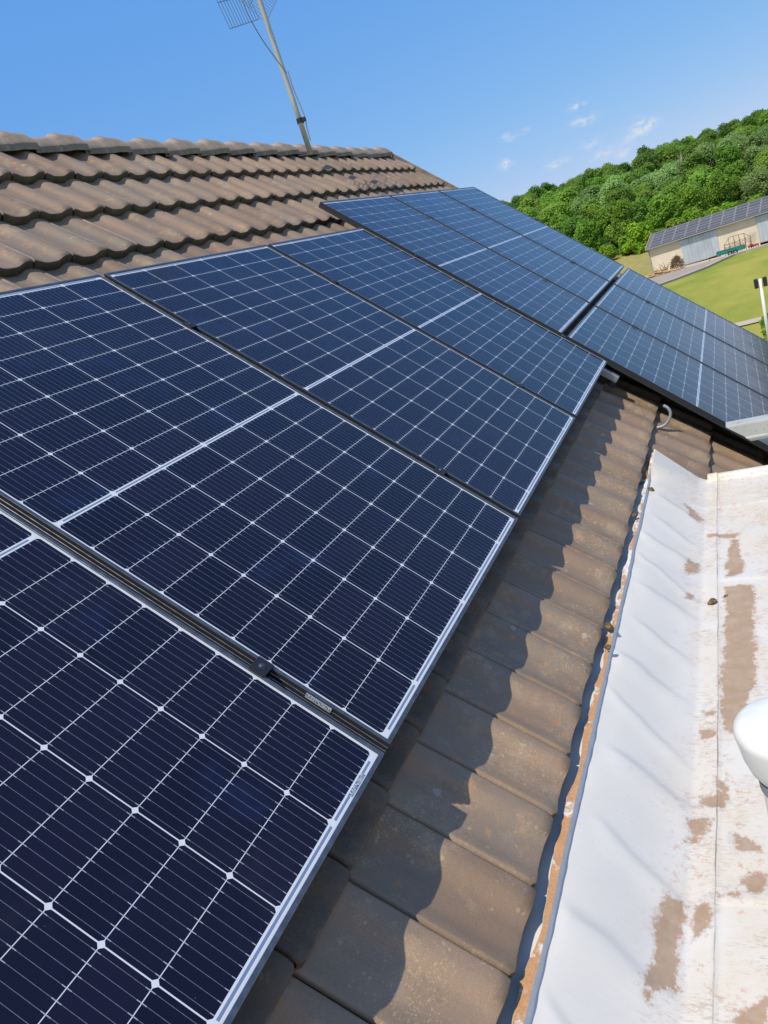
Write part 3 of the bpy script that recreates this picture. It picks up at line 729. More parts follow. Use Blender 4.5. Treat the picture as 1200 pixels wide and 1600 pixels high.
# ------------------------------------------------------------------ vent pipe
vb = Vector((1.117, -.722, FLATZ)); e = empty('vent_pipe', vb); tag(e, 'white plastic vent pipe with a domed cap at the right edge of the flat roof', 'vent pipe')
hcap = .628
bm = bmesh.new(); lathe(bm, [(.050, 0), (.0485, hcap - .13), (.0485, hcap - .095)]); bm_obj('pipe', bm, M_vent, e, smooth=False, bevel=0)
bm = bmesh.new(); lathe(bm, [(.0505, hcap - .120), (.052, hcap - .118), (.052, hcap - .102), (.0505, hcap - .100)]); bm_obj('seal_band', bm, M_band, e)
bm = bmesh.new()
lathe(bm, [(.050, hcap - .096), (.054, hcap - .092), (.062, hcap - .078), (.068, hcap - .058), (.0715, hcap - .034), (.0745, hcap - .018), (.0745, hcap - .010), (.071, hcap - .004), (.063, hcap + .001), (.045, hcap + .004), (.02, hcap + .005), (.004, hcap + .005)], 64)
o = bm_obj('cap', bm, M_vent, e, smooth=True)
bm = bmesh.new(); lathe(bm, [(.085, .004), (.080, .010), (.056, .016)]); bm_obj('collar', bm, M_vent, e, smooth=True)

# ------------------------------------------------------------------ white gutter end in front of the lower panels
e = empty('metal_gutter', (3.90, -1.5, -.535)); tag(e, 'dirty white metal gutter end jutting in front of the lower right solar panels', 'gutter')
bm = bmesh.new()
def gut(y, cut): # closed channel section swept along Y, slanted end
    return [bm.verts.new((3.90 + dx_, y - cut * k_, z_ - .094)) for dx_, z_, k_ in ((0, -.221, 0), (.004, -.219, 0), (.075, -.219, 0), (.075, -.226, .05), (.012, -.226, .08), (.010, -.292, .86), (.075, -.296, .9), (.075, -.314, 1), (.0, -.314, 1), (-.006, -.300, .90), (-.006, -.292, .80), (0, -.288, .78), (-.001, -.228, .07))]
ra, rb_ = gut(-.593, .098), gut(-1.9, 0)
n = len(ra)
for i in range(n): bm.faces.new((ra[i], ra[(i + 1) % n], rb_[(i + 1) % n], rb_[i]))
bm.faces.new(ra[::-1]); bm.faces.new(rb_)
for v in bm.verts: v.co -= e.location
# tilt: the gutter's top falls gently to the right
bm_obj('channel', bm, M_gut, e)
bm = bmesh.new(); box(bm, -.028, .020, -.03, .03, .005, .122); bm_obj('support_post', bm, M_vent, e, bevel=.004)

# ------------------------------------------------------------------ stones on the flat roof
def stone(loc, s, label, seed):
    bm = bmesh.new(); bmesh.ops.create_icosphere(bm, subdivisions=3, radius=1)
    r_ = random.Random(seed); off = Vector((seed * 3.1, 0, 0))
    for v in bm.verts:
        n_ = v.co.copy(); v.co = n_ * (1 + .35 * mnoise.noise(n_ * 1.3 + off) + .12 * mnoise.noise(n_ * 4 + off))
        v.co = Vector((v.co.x * s[0], v.co.y * s[1], v.co.z * s[2]))
    o = bm_obj('stone', bm, M_stone, smooth=True, loc=(loc[0], loc[1], loc[2] + s[2] * .75), rot=(0, 0, seed * 1.3))
    tag(o, label, 'stone', 'small mossy stones lying on the white roof')
S = [((3.50, -.243, -.437), (.020, .015, .014), 'brown stone lodged at the far upper end of the wavy white edge'),
     ((3.10, -.222, -.384), (.012, .009, .009), 'small dark stone on the edge below the farthest brown one'),
     ((2.20, -.226, -.384), (.016, .012, .011), 'brown mossy stone sitting halfway along the wavy white edge'),
     ((2.08, -.238, -.384), (.010, .008, .008), 'small dark crumb of moss just below the halfway stone on the edge'),
     ((2.62, -.250, -.460), (.010, .008, .008), 'grey pebble beside the edge, between the halfway stone and the far end'),
     ((3.42, -.405, FLATZ), (.018, .017, .012), 'olive clump lying at the far end of the flat white roof'),
     ((2.610, -.504, FLATZ + .003), (.017, .0145, .010), 'smooth olive stone lying left of the long brown stain'),
     ((1.83, -.414, FLATZ), (.006, .005, .004), 'tiny dark pebble on clean white roof left of the vent pipe'),
     ((2.66, -.547, FLATZ), (.008, .004, .003), 'dark sliver lying at the upper end of the wide brown stain')]
for i, (l, s, lab) in enumerate(S): stone(l, s, lab, i + 1)

# ------------------------------------------------------------------ antenna
ab = Vector((6.19, 2.2, 1.95)); e = empty('antenna', ab); tag(e, 'tv antenna with a wire grid reflector on a leaning mast behind the ridge', 'antenna')
bm = bmesh.new(); tube(bm, [(0, 0, 0), (-.01, 0, .42), (-.03, 0, 1.15), (-.045, 0, 1.75)], [.0215, .0215, .020, .019], 14); bm_obj('mast', bm, M_galv, e, smooth=True)
bm = bmesh.new(); tube(bm, [(.0, 0, .235), (.0, 0, .275)], .029, 12); box(bm, -.012, .012, -.05, -.02, .240, .270); bm_obj('mast_clamp', bm, M_black, e)
def grid(bm, O, A, B, na, nb, r):
    O, A, B = Vector(O), Vector(A), Vector(B)
    for i in range(na + 1): tube(bm, [O + A * (i / na), O + A * (i / na) + B], r, 5)
    for j in range(nb + 1): tube(bm, [O + B * (j / nb), O + B * (j / nb) + A], r * 1.25, 5)
bm = bmesh.new(); grid(bm, (-.096, .02, .998), (-.496, .0, -.136), (-.11, .02, .50), 11, 3, .0022)
bm_obj('reflector_grid', bm, M_wire, e)
bm = bmesh.new(); grid(bm, (.03, .03, 1.00), (.30, .0, .20), (-.05, .30, .42), 9, 3, .0018)
bm_obj('reflector_grid', bm, M_wire, e)
bm = bmesh.new(); tube(bm, [(-.03, -.02, 1.25), (-.55, -.30, 1.22), (-1.2, -.6, 1.19)], .012, 8)
for k in range(7):
    c0 = Vector((-.03, -.02, 1.25)).lerp(Vector((-1.2, -.6, 1.19)), .25 + .11 * k); tube(bm, [c0 + Vector((.07, -.14, .02)), c0 - Vector((.07, -.14, -.02))], .006, 6)
bm_obj('boom', bm, M_galv, e)
bm = bmesh.new(); tube(bm, spline([(-.36, -.05, 1.20), (-.39, -.05, 1.06), (-.37, -.04, .97), (-.26, -.03, .82), (-.14, -.03, .70), (-.030, -.03, .60)], 8), .0040, 8)
bm_obj('cable', bm, M_cableg, e, smooth=True)
bm = bmesh.new(); tube(bm, spline([(.010, -.03, .62), (.022, -.02, .50), (.050, -.02, .38), (.066, -.02, .30), (.060, -.02, .25), (.045, -.02, .21), (.03, -.02, .1)], 8), .0050, 8)
bm_obj('cable', bm, M_cable, e, smooth=True)

# ------------------------------------------------------------------ barn
BX = 130.0; BYL = 11.1; BZ = gz(130, 0) + .05
yaw = R(8.0)
barn = empty('barn', (BX, BYL, BZ), (R(-1.3), 0, -yaw)); tag(barn, 'long cream barn with grey sliding doors and a roof covered in solar panels', 'barn')
# local: x into the barn, y to the left (negative runs right), z up
def b_cream(N, b):
    c = N.co('Object')
    N.l.new(N.mix(N.step(N.noise(N.mapv(c, scale=(1, 1, .4)), .5, 5), .3, .75), (0.66, 0.58, 0.43, 1), (0.75, 0.67, 0.51, 1)), b.inputs['Base Color'])
M_cream = material('cream_render', rough=.9, spec=.2, build=b_cream)
def b_sheet(N, b):
    c = N.co('Object'); y = N.sep(c)[1]
    ribs = N.m('FRACT', N.m('MULTIPLY', y, 2.0))
    base = N.mix(N.step(N.noise(N.mapv(c, scale=(1, 1, .3)), .7, 5), .35, .7), (0.40, 0.46, 0.50, 1), (0.52, 0.59, 0.63, 1))
    base = N.mix(N.m('MULTIPLY', N.m('LESS_THAN', ribs, .1), .45), base, (0.18, 0.23, 0.27, 1))
    N.l.new(base, b.inputs['Base Color'])
M_sheet = material('grey_sheet_metal', rough=.45, metal=.2, build=b_sheet)
WH = 4.05; BL = 34.0; BD = 11.0; RISE = 1.75
D1 = (-4.65, -9.9, 3.75); D2 = (-15.4, -21.0, 3.75)
bm = bmesh.new()
for (a, b_) in ((0, D1[0]), (D1[1], D2[0]), (D2[1], -BL)): box(bm, 0, .25, b_, a, -1.2, WH)
box(bm, 0, .25, D1[1], D1[0], 3.80, WH); box(bm, 0, .25, D2[1], D2[0], 3.80, WH)
box(bm, .26, BD, -.25, 0, -1.2, WH); box(bm, .26, BD, -BL, -BL + .25, -1.2, WH); box(bm, BD - .25, BD, -BL + .26, -.26, -1.2, WH)
v = [bm.verts.new(c) for c in ((.26, 0, WH), (BD, 0, WH), (BD / 2, 0, WH + RISE - .15), (.26, -.2, WH), (BD, -.2, WH), (BD / 2, -.2, WH + RISE - .15))]
for fc in ((0, 1, 2), (5, 4, 3), (1, 4, 5, 2), (2, 5, 3, 0)): bm.faces.new([v[i] for i in fc])
bm_obj('wall', bm, M_cream, barn)
for (a, b_, h_) in (D1, D2):
    bm = bmesh.new(); box(bm, -.08, -.02, b_, a, .1, h_); dr = bm_obj('sliding_door', bm, M_sheet, barn)
    bm = bmesh.new(); box(bm, -.12, -.081, b_ - .05, a + .05, -.02, .099); bm_obj('sill', bm, M_conduit, dr)
    bm = bmesh.new(); box(bm, -.14, -.02, b_ - .6, a + .3, h_ + .02, h_ + .14); bm_obj('door_rail', bm, M_black, dr)
M_broof = material('barn_roof_sheet', (0.13, 0.125, 0.13), .6)
bm = bmesh.new()
sl_ = math.atan2(RISE, BD / 2 + .35)
def slope(bm, x0, z0, x1, z1, th, y0, y1):
    a = [bm.verts.new(c) for c in ((x0, y0, z0), (x1, y0, z1), (x1, y1, z1), (x0, y1, z0), (x0, y0, z0 - th), (x1, y0, z1 - th), (x1, y1, z1 - th), (x0, y1, z0 - th))]
    for f in ((0, 1, 2, 3), (7, 6, 5, 4), (0, 4, 5, 1), (1, 5, 6, 2), (2, 6, 7, 3), (3, 7, 4, 0)): bm.faces.new([a[i] for i in f])
slope(bm, -.45, WH - .02, BD / 2, WH + RISE, .16, .35, -BL - .3)
slope(bm, BD + .45, WH - .02, BD / 2 + .001, WH + RISE, .16, .35, -BL - .3)
bm_obj('roof', bm, M_broof, barn)
M_verge = material('verge_red', (0.36, 0.19, 0.12), .8)
bm = bmesh.new(); slope(bm, -.46, WH + .05, BD / 2, WH + RISE + .07, .20, .50, .351); bm_obj('verge', bm, M_verge, barn)
bm = bmesh.new(); box(bm, -.62, -.47, -BL - .3, .4, WH - .16, WH - .03); bm_obj('eave_gutter', bm, M_conduit, barn)
bm = bmesh.new(); tube(bm, [(-.06, .10, WH - .1), (-.06, .10, -.3)], .09, 8); bm_obj('downpipe', bm, M_conduit, barn)
# solar panels on the barn
def b_bp(N, b):
    c = N.co('Object'); x, y, z = N.sep(c)
    oi = N.new('ShaderNodeObjectInfo').outputs['Random']
    N.l.new(N.mix(oi, (0.080, 0.078, 0.082, 1), (0.105, 0.102, 0.106, 1)), b.inputs['Base Color'])
M_bp = material('far_panel_glass', rough=.55, spec=.25, build=b_bp)
M_bpf = material('far_panel_frame', (0.40, 0.395, 0.39), .5)
bm = bmesh.new(); box(bm, .04, .98, .04, 1.66, .02, .05); me_a = bpy.data.meshes.new('barn_panel')
box(bm, 0, 1.02, 0, 1.70, 0, .045)
bm.faces.ensure_lookup_table()
for i, f in enumerate(bm.faces): f.material_index = 0 if i < 6 else 1
bm.to_mesh(me_a); bm.free(); me_a.materials.append(M_bp); me_a.materials.append(M_bpf)
barn_m = Matrix.Translation((BX, BYL, BZ)) @ Matrix.Rotation(-yaw, 4, 'Z') @ Matrix.Rotation(R(-1.3), 4, 'X')
for i in range(11):
    for j in range(5):
        o = bpy.data.objects.new('solar_panel', me_a); COL.objects.link(o)
        lx = -.35 + (.08 + j * 1.09) * math.cos(sl_)
        lz = WH + .02 + .10 * math.sin(sl_) + (.08 + j * 1.09) * math.sin(sl_) + .03
        o.matrix_world = barn_m @ Matrix.Translation((lx, -1.95 - i * 1.76, lz)) @ Matrix.Rotation(-sl_, 4, 'Y')
        tag(o, 'grey solar panel in the array covering the cream barn roof', 'solar panel', 'solar panels on the barn roof')

# yard, drive and kerb in front of the barn
strip_on_ground('yard', [(122.5, 11.5, 130.6, 13.5), (121.5, 5, 130.6, 5), (121.5, -2, 130.6, -2), (121.0, -9, 130.6, -9), (121, -40, 130.6, -40)], material('yard_gravel', rough=.95, build=b_yard), .06)
strip_on_ground('driveway', [(86, 10.3, 104, 22), (92, 8.8, 112, 17), (98.7, 7.0, 119, 13), (103, 5.4, 121.6, 10), (107.8, 3.8, 121.7, 7), (113.8, 2.2, 121.7, 4.4), (118.6, .7, 121.7, 1.6)], material('driveway_asphalt', rough=.95, build=b_drive), .09)
def b_conc(N, b): N.l.new(N.mix(N.noise(N.co(), .8, 6), (0.30, 0.27, 0.22, 1), (0.46, 0.41, 0.34, 1)), b.inputs['Base Color'])
M_conc = material('old_concrete', rough=.9, build=b_conc)
kp = [(86, 9.7), (98.7, 6.55), (107.8, 3.35), (113.8, 1.75), (118.6, .3), (119.6, -1.2), (119.9, -5), (119.9, -18)]
V = []; F = []
for (x, y) in [(a_, b_ - .7) for a_, b_ in kp]:
    for (dx_, dz_) in ((-.25, -.5), (-.25, .26), (.45, .26), (.45, -.5)): V.append((x + dx_, y + dx_ * .6, gz(x, y) + dz_))
for i in range(len(kp) - 1):
    for k in range(3): F.append((i * 4 + k, (i + 1) * 4 + k, (i + 1) * 4 + k + 1, i * 4 + k + 1))
o = mesh_obj('retaining_wall', V, F, M_conc); tag(o, 'low concrete retaining wall curving between the driveway and the grass', 'wall')
strip_on_ground('path', [(30.5, -8, 31.6, -8), (30.6, 0, 31.7, 0), (31.5, 6, 32.6, 6), (33, 12, 34, 12)], material('dirt_path', rough=.95, build=b_yard), .05)

# machines and heaps by the barn
gp = lambda x, y: Vector((x, y - .7, gz(x, y - .7)))
def b_green(N, b): N.l.new(N.mix(N.noise(N.co(), 1.5, 5), (0.012, 0.15, 0.125, 1), (0.03, 0.22, 0.19, 1)), b.inputs['Base Color'])
M_green = material('green_paint', rough=.5, build=b_green)
M_tyre = material('tyre', (0.025, 0.025, 0.025), .9); M_rust = material('rust', (0.16, 0.085, 0.05), .8); M_red = material('red_paint', (0.38, 0.07, 0.06), .55)
e = empty('farm_trailer', gp(121.3, 2.3) + Vector((0, 0, .1)), (0, 0, R(-93))); tag(e, 'long teal green farm trailer parked on the yard in front of the barn', 'trailer')
bm = bmesh.new()
box(bm, 0, 3.6, -.75, .75, .45, .52); box(bm, 0, 3.6, -.80, -.752, .40, .92); box(bm, 0, 3.6, .752, .80, .40, .92); box(bm, -.06, -.002, -.8, .8, .42, .92); box(bm, 3.602, 3.66, -.8, .8, .42, .92)
bm_obj('bed', bm, M_green, e)
for sx in (1.7, 2.4):
    for sy_ in (-.9, .9):
        bm = bmesh.new(); tube(bm, [(sx, sy_ - .1, .36), (sx, sy_ + .1, .36)], .32, 16); wh = bm_obj('wheel', bm, M_tyre, e)
        bm = bmesh.new(); tube(bm, [(sx, sy_ - .112, .36), (sx, sy_ + .112, .36)], .16, 12); bm_obj('rim', bm, M_conduit, wh)
bm = bmesh.new(); tube(bm, [(-.061, -.4, .5), (-1.2, 0, .45)], .05, 6); tube(bm, [(-.061, .4, .5), (-1.2, 0, .45)], .05, 6); tube(bm, [(-1.1, 0, .45), (-1.1, 0, 0)], .04, 6); bm_obj('drawbar', bm, M_rust, e)
e = empty('metal_rack', gp(125.8, 1.3) + Vector((0, 0, .1)), (0, 0, R(-90))); tag(e, 'tangle of thin metal frames leaning beside the barn wall', 'metal rack')
bm = bmesh.new()
for x in (0, .7, 1.4, 2.1, 2.8, 3.5): tube(bm, [(x, 0, 0), (x, .1, 1.5 + (.9 if .5 < x < 3 else 0))], .035, 5); tube(bm, [(x, -1.2, 0), (x + .1, -1.1, 1.4 + (.6 if x > 1 else 0))], .03, 5)
for z in (.5, 1.1, 1.5): tube(bm, [(0, 0, z), (3.5, .1, z + .1)], .03, 5); tube(bm, [(0, -1.2, z), (3.5, -1.15, z)], .03, 5)
tube(bm, [(0, 0, 1.5), (.9, .1, 2.4), (2.8, .1, 2.35), (3.6, 0, 1.6)], .035, 5); tube(bm, [(0, 0, .5), (1.4, 0, 1.5), (2.8, 0, .5)], .025, 5)
bm_obj('bars', bm, M_rust, e)
bm = bmesh.new()
for k in range(7): tube(bm, [(3.2 + .12 * k, -.5, .2), (3.4 + .15 * k, -.3 + .1 * (k % 3), 2.1 + .2 * (k % 2))], .02, 5); tube(bm, [(3.2 + .1 * k, -.9, 1.0 + .15 * k), (4.5, -.4, 1.0 + .2 * k)], .018, 5)
bm_obj('tines', bm, M_conduit, e)
e = empty('farm_implement', gp(121.6, -1.7) + Vector((0, 0, .1)), (0, 0, R(-90))); tag(e, 'red farm implement on the ground behind the teal trailer', 'implement')
bm = bmesh.new(); box(bm, 0, 1.4, -.3, .3, .30, .58); box(bm, .3, .6, -.5, .5, .58, .82); bm_obj('body', bm, M_red, e, bevel=.05)
for k in range(5):
    bm = bmesh.new(); tube(bm, [(.1 + .3 * k, 0, .35), (.1 + .3 * k, .15, .02)], .035, 6); bm_obj('tine', bm, M_rust, e)
e = empty('brush_pile', gp(124.5, 7.9) + Vector((0, 0, .08))); tag(e, 'round heap of dry brown brushwood against the barn wall', 'brush pile')
rr = random.Random(3); bm = bmesh.new()
for k in range(420):
    a, z = rr.uniform(0, 6.28), rr.random() ** .7; rad = 1.15 * math.sqrt(max(0, 1 - z * z)) * rr.random() ** .4
    p0 = Vector((rad * math.cos(a), rad * math.sin(a), 1.9 * z)); dd = Vector((rr.gauss(0, 1), rr.gauss(0, 1), rr.gauss(0, .6))).normalized() * rr.uniform(.2, .5)
    tube(bm, [p0 - dd, p0 + dd], rr.uniform(.012, .03), 4)
for v in bm.verts: v.co.z = max(v.co.z, .01)
bm_obj('twigs', bm, material('dry_twigs', (0.17, 0.10, 0.05), .9), e)
M_log = material('cut_log', rough=.8, build=lambda N, b: N.l.new(N.mix(N.noise(N.co(), 3, 4), (0.28, 0.18, 0.08, 1), (0.52, 0.37, 0.17, 1)), b.inputs['Base Color']))
e = empty('log_pile', gp(123.2, 10.6) + Vector((0, 0, .08))); tag(e, 'loose pile of pale yellow logs at the left corner of the barn', 'log pile')
bm = bmesh.new()
for k in range(46):
    a = rr.uniform(-.5, .5); cx_, cy_ = rr.uniform(-1.0, 1.2), rr.gauss(0, 1.1); z = max(.14, .75 * math.exp(-cy_ ** 2) * rr.random())
    dd = Vector((math.sin(a), math.cos(a), rr.gauss(0, .10))) * rr.uniform(.3, .8)
    tube(bm, [Vector((cx_, cy_, z + .05)) - dd, Vector((cx_, cy_, z + .05)) + dd], rr.uniform(.06, .13), 7)
for v in bm.verts: v.co.z = max(v.co.z, 0)
bm_obj('logs', bm, M_log, e)
e = empty('branch_stack', gp(124.9, 9.7) + Vector((0, 0, .08))); tag(e, 'crossed branches between the logs and the brushwood heap', 'branches')
bm = bmesh.new()
for k in range(26):
    p0 = Vector((rr.gauss(0, .3), rr.gauss(0, .55), 0)); tube(bm, [p0, p0 + Vector((rr.gauss(.1, .3), rr.gauss(0, .6), rr.uniform(.5, 1.7)))], [.05, .02], 5)
bm_obj('twigs', bm, M_rust, e)

# floodlight mast in the meadow
fp = Vector((22.5, -1.22, gz(22.5, -1.22))); e = empty('floodlight_pole', fp, (0, R(0), 0)); tag(e, 'white pole with two black floodlights standing in the meadow at the right edge', 'floodlight')
topz = .857 - .1365 * 22.42 - fp.z
bm = bmesh.new(); tube(bm, [(0, .02, 0), (0, 0, topz)], [.042, .040], 14); bm_obj('pole', bm, material('white_pole_paint', (0.72, 0.72, 0.70), .4), e, smooth=True)
for s_ in (-1, 1):
    bm = bmesh.new(); box(bm, -.07, .05, s_ * .105 - .05, s_ * .105 + .05, topz - .22, topz + .02); bl = bm_obj('floodlight', bm, M_black, e, bevel=.012)
    bm = bmesh.new(); box(bm, -.02, .02, min(s_ * .05, s_ * .054), max(s_ * .05, s_ * .054), topz - .12, topz - .07); bm_obj('bracket', bm, M_conduit, bl)

# ------------------------------------------------------------------ vegetation
def leaf_mat(name, c1, c2, hue=.5):
    def bld(N, b):
        at = N.attr('leaf_rand'); oi = N.new('ShaderNodeObjectInfo').outputs['Random']
        col = N.mix(at, (*c1, 1), (*c2, 1))
        h = N.new('ShaderNodeHueSaturation'); N.l.new(col, h.inputs['Color'])
        N.put(h.inputs['Hue'], N.lin(oi, 0, 1, .484, .510)); N.put(h.inputs['Value'], N.lin(N.m('FRACT', N.m('MULTIPLY', oi, 7.31)), 0, 1, .92, 1.55))
        N.l.new(h.outputs[0], b.inputs['Base Color'])
        tr = N.new('ShaderNodeBsdfTranslucent'); N.l.new(h.outputs[0], tr.inputs['Color'])
        mx = N.new('ShaderNodeMixShader'); mx.inputs[0].default_value = .50
        out = N.n['Material Output']; N.l.new(b.outputs[0], mx.inputs[1]); N.l.new(tr.outputs[0], mx.inputs[2]); N.l.new(mx.outputs[0], out.inputs['Surface'])
    return material(name, rough=.7, spec=.25, build=bld)
M_bark = material('bark', rough=.9, build=lambda N, b: N.l.new(N.mix(N.noise(N.mapv(N.co(), scale=(4, 4, .6)), 2, 5), (0.06, 0.045, 0.03, 1), (0.13, 0.10, 0.075, 1)), b.inputs['Base Color']))
def crown_mesh(name, seed, H, Rr, zlo, lobes, leaves, leaf, mat, spread=1.0):
    r_ = np.random.default_rng(seed); L = []
    for k in range(lobes):
        t = (k + .5) / lobes; z = zlo + (H - zlo) * (.12 + .80 * t ** .9); rr_ = Rr * math.sqrt(max(.05, 1 - ((z - (zlo + (H - zlo) * .42)) / ((H - zlo) * .62)) ** 2))
        a = k * 2.399 + r_.uniform(-.5, .5); d_ = rr_ * r_.uniform(.30, .72) * spread
        L.append((d_ * math.cos(a), d_ * math.sin(a), z, Rr * r_.uniform(.34, .56)))
    L.append((0, 0, zlo + (H - zlo) * .5, Rr * .62)); L.append((r_.uniform(-.3, .3), r_.uniform(-.3, .3), H - Rr * .35, Rr * .36))
    L = np.array(L); wts = L[:, 3] ** 2; wts /= wts.sum(); n = leaves
    k = r_.choice(len(L), n, p=wts); dirs = r_.normal(size=(n, 3)); dirs[:, 2] += .25; dirs /= np.linalg.norm(dirs, axis=1)[:, None]
    rad = L[k, 3] * (1 - .45 * r_.random(n) ** 2.2) * (1 + .10 * r_.normal(size=n)); C_ = L[k, :3] + dirs * rad[:, None] * np.array([1, 1, .88])
    nrm = dirs + np.array([-.40, .12, .70]) + r_.normal(size=(n, 3)) * .42; nrm /= np.linalg.norm(nrm, axis=1)[:, None]
    t1 = np.cross(nrm, r_.normal(size=(n, 3))); t1 /= np.linalg.norm(t1, axis=1)[:, None]; t2 = np.cross(nrm, t1)
    s = leaf * r_.uniform(.55, 1.35, n)[:, None]
    # ragged leaf clusters: bent six-cornered sprays
    an = np.linspace(0, 2 * np.pi, 6, endpoint=False)
    V = np.empty((n, 6, 3))
    for j, a_ in enumerate(an):
        rj = r_.uniform(.45, 1.15, n)[:, None]
        V[:, j] = C_ + (t1 * math.cos(a_) + t2 * math.sin(a_) * .75) * s * rj + nrm * s * .22 * r_.normal(size=n)[:, None]
    F = np.arange(n * 6).reshape(n, 6)
    me = bpy.data.meshes.new(name); me.from_pydata(V.reshape(-1, 3).tolist(), [], F.tolist()); me.update()
    lr = np.clip(.5 + .22 * r_.normal(size=len(L))[k] + .20 * r_.normal(size=n), 0, 1)
    at = me.attributes.new('leaf_rand', 'FLOAT', 'POINT'); at.data.foreach_set('value', np.repeat(lr, 6).astype(np.float32))
    me.materials.append(mat); return me
def trunk_mesh(seed, H, r0, limbs=5):
    r_ = random.Random(seed); bm = bmesh.new()
    tube(bm, [(0, 0, -.6), (.05, .03, H * .3), (.1, -.05, H * .55), (.05, .05, H * .85)], [r0, r0 * .8, r0 * .55, r0 * .15], 7)
    for k in range(limbs):
        a = k * 2.4 + r_.random(); z = H * (.3 + .1 * k); tube(bm, [(.06, 0, z), (math.cos(a) * H * .13, math.sin(a) * H * .13, z + H * .12), (math.cos(a) * H * .22, math.sin(a) * H * .22, z + H * .17)], [r0 * .4, r0 * .25, r0 * .08], 5)
    me = bpy.data.meshes.new('trunk'); bm.to_mesh(me); bm.free(); me.materials.append(M_bark); return me
mats = {'dark': leaf_mat('leaves_dark_green', (0.098, 0.192, 0.032), (0.175, 0.300, 0.052)),
        'mid': leaf_mat('leaves_mid_green', (0.145, 0.270, 0.036), (0.240, 0.385, 0.060)),
        'grey': leaf_mat('leaves_grey_green', (0.165, 0.275, 0.082), (0.280, 0.410, 0.135)),
        'fresh': leaf_mat('leaves_fresh_green', (0.160, 0.300, 0.024), (0.265, 0.420, 0.046))}
KIND = {'dark': ('oak_tree', 'dark green broad crowned tree in the wood on the hill behind the barn', 12.5, 4.4, 2.5),
        'mid': ('beech_tree', 'mid green leafy tree in the wood on the hill behind the barn', 11.5, 4.2, 2.0),
        'grey': ('willow_tree', 'pale grey green bushy tree in the wood on the hill behind the barn', 10.0, 4.3, 1.0),
        'fresh': ('hazel_bush', 'bright yellow green bush at the foot of the wood behind the barn', 5.0, 3.0, .2)}
proto = {}
for i, (kd, (nm_, lab, H, Rr, zl)) in enumerate(KIND.items()):
    proto[kd] = [(crown_mesh('crown', 40 + i * 7 + s_, H, Rr, zl, 11 if kd != 'fresh' else 8, 5600 if kd != 'fresh' else 3200, .32 if kd != 'grey' else .28, mats[kd]), trunk_mesh(60 + i * 5 + s_, H, .32 if kd != 'fresh' else .12)) for s_ in range(3)]
rt = random.Random(21)
def plant(kd, x, y, s):
    nm_, lab, H, Rr, zl = KIND[kd]; cm, tm = rt.choice(proto[kd])
    e = empty(nm_, (x, y, gz(x, y) - .1), (0, 0, rt.uniform(0, 6.28))); e.scale = (s * rt.uniform(.92, 1.1), s * rt.uniform(.92, 1.1), s * rt.uniform(.9, 1.1))
    tag(e, lab, 'tree' if kd != 'fresh' else 'bush', lab.split(' in the ')[0].split(' at the ')[0] + ('es' if kd == 'fresh' else 's') + ' of the wood')
    for nm2, me in (('crown', cm), ('trunk', tm)):
        o = bpy.data.objects.new(nm2, me); COL.objects.link(o); o.parent = e
cnt = 0
x = 197.0; row = 0
while x < 372:
    y0, y1 = -.072 * x, .262 * x
    y = y0 + rt.uniform(0, 5)
    while y < y1:
        t = (x - 197) / 175
        u_ = mnoise.noise(Vector((x * .022, y * .03, 4))) + rt.gauss(0, .25)
        kd = ('grey' if u_ < -.02 else 'mid') if t < .42 else ('dark' if u_ < .12 else 'mid')
        if t > .75: kd = 'dark' if rt.random() < .7 else 'mid'
        s = rt.uniform(.82, 1.12) * (.86 if t < .2 else 1.0)
        plant(kd, x + rt.uniform(-3, 3), y, s); cnt += 1
        y += rt.uniform(6.2, 8.8) * (1.0 + .12 * t)
    x += 10.5 + 2.2 * (x - 197) / 175; row += 1
# the farther hilltop behind, at the right
for k in range(16):
    plant('dark', 548 + rt.uniform(-12, 18), -20 - k * 2.6 + rt.uniform(-2, 2), rt.uniform(.85, 1.15))
# bright bushes at the foot of the wood
y = -14.0
while y < 52:
    plant('fresh', 187 + rt.uniform(-3, 3) + max(0, -y) * .1, y, rt.uniform(.7, 1.15)); y += rt.uniform(3.2, 5.2)
print('trees', cnt)
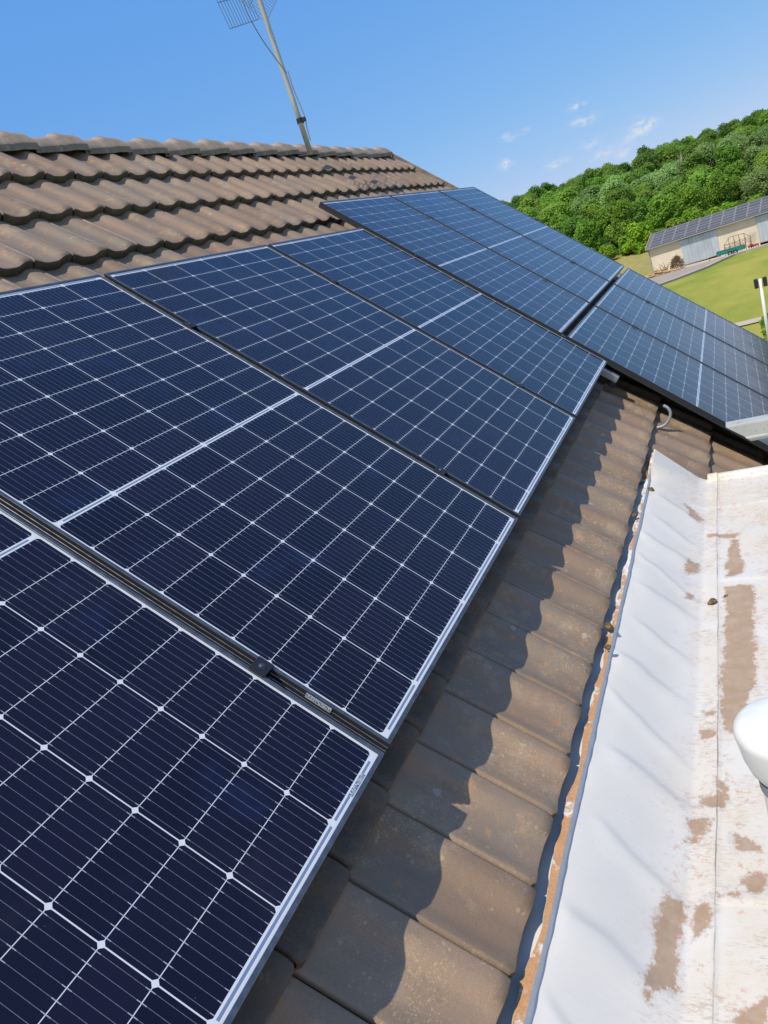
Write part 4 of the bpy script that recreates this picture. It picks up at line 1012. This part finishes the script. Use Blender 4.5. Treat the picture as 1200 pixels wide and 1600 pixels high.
# dead tree
dx_ = 262.0; dp = Vector((dx_, .0352 * dx_, gz(dx_, .0352 * dx_) - .1)); e = empty('dead_tree', dp); tag(e, 'bare pale dead tree standing up out of the green wood', 'dead tree')
bm = bmesh.new()
tube(bm, [(0, 0, 0), (.1, .1, 6), (0, .3, 10), (.2, .1, 11.8)], [.30, .22, .15, .04], 7)
for (z, a, l) in ((7.4, .6, 3.2), (8.5, 2.4, 2.6), (9.4, -.9, 2.2), (9.9, 1.6, 1.6)):
    tube(bm, [(.05, .2, z), (0, math.cos(a) * l * .5, z + l * .45), (0, math.cos(a) * l * .8, z + l * .95)], [.11, .08, .03], 5)
bm_obj('trunk', bm, material('bleached_wood', (0.40, 0.38, 0.31), .8), e)
# hedge near the house, lower right
def hedge_mesh():
    r_ = np.random.default_rng(9); n = 9000
    C_ = np.c_[r_.uniform(-.7, .7, n), r_.uniform(-4, 4, n), np.zeros(n)]
    top = .62 + .16 * np.sin(C_[:, 1] * 2.1) + .15 * np.sin(C_[:, 1] * 5.3 + 1); C_[:, 2] = top * (1 - r_.random(n) ** 2.2) * np.sqrt(np.clip(1 - (C_[:, 0] / .95) ** 4, 0, 1))
    s = r_.uniform(.03, .075, n)[:, None]; t1 = r_.normal(size=(n, 3)); t1 /= np.linalg.norm(t1, axis=1)[:, None]; t2 = np.cross(t1, r_.normal(size=(n, 3))); t2 /= np.linalg.norm(t2, axis=1)[:, None]
    V = np.stack([C_ + t1 * s, C_ + t2 * s * .6, C_ - t1 * s, C_ - t2 * s * .6], 1)
    me = bpy.data.meshes.new('foliage'); me.from_pydata(V.reshape(-1, 3).tolist(), [], np.arange(n * 4).reshape(n, 4).tolist()); me.update()
    at = me.attributes.new('leaf_rand', 'FLOAT', 'POINT'); at.data.foreach_set('value', np.repeat(r_.random(n), 4).astype(np.float32)); me.materials.append(mats['mid']); return me
e = empty('hedge', (24.6, -5.1, gz(24.6, -5.1))); tag(e, 'leafy green hedge below the meadow path at the right edge', 'hedge')
o = bpy.data.objects.new('foliage', hedge_mesh()); COL.objects.link(o); o.parent = e
bm = bmesh.new()
for k in range(9): tube(bm, [(0, -3.8 + k * .95, 0), (.1, -3.7 + k * .95, .5)], [.03, .015], 5)
bm_obj('stem', bm, M_bark, e)
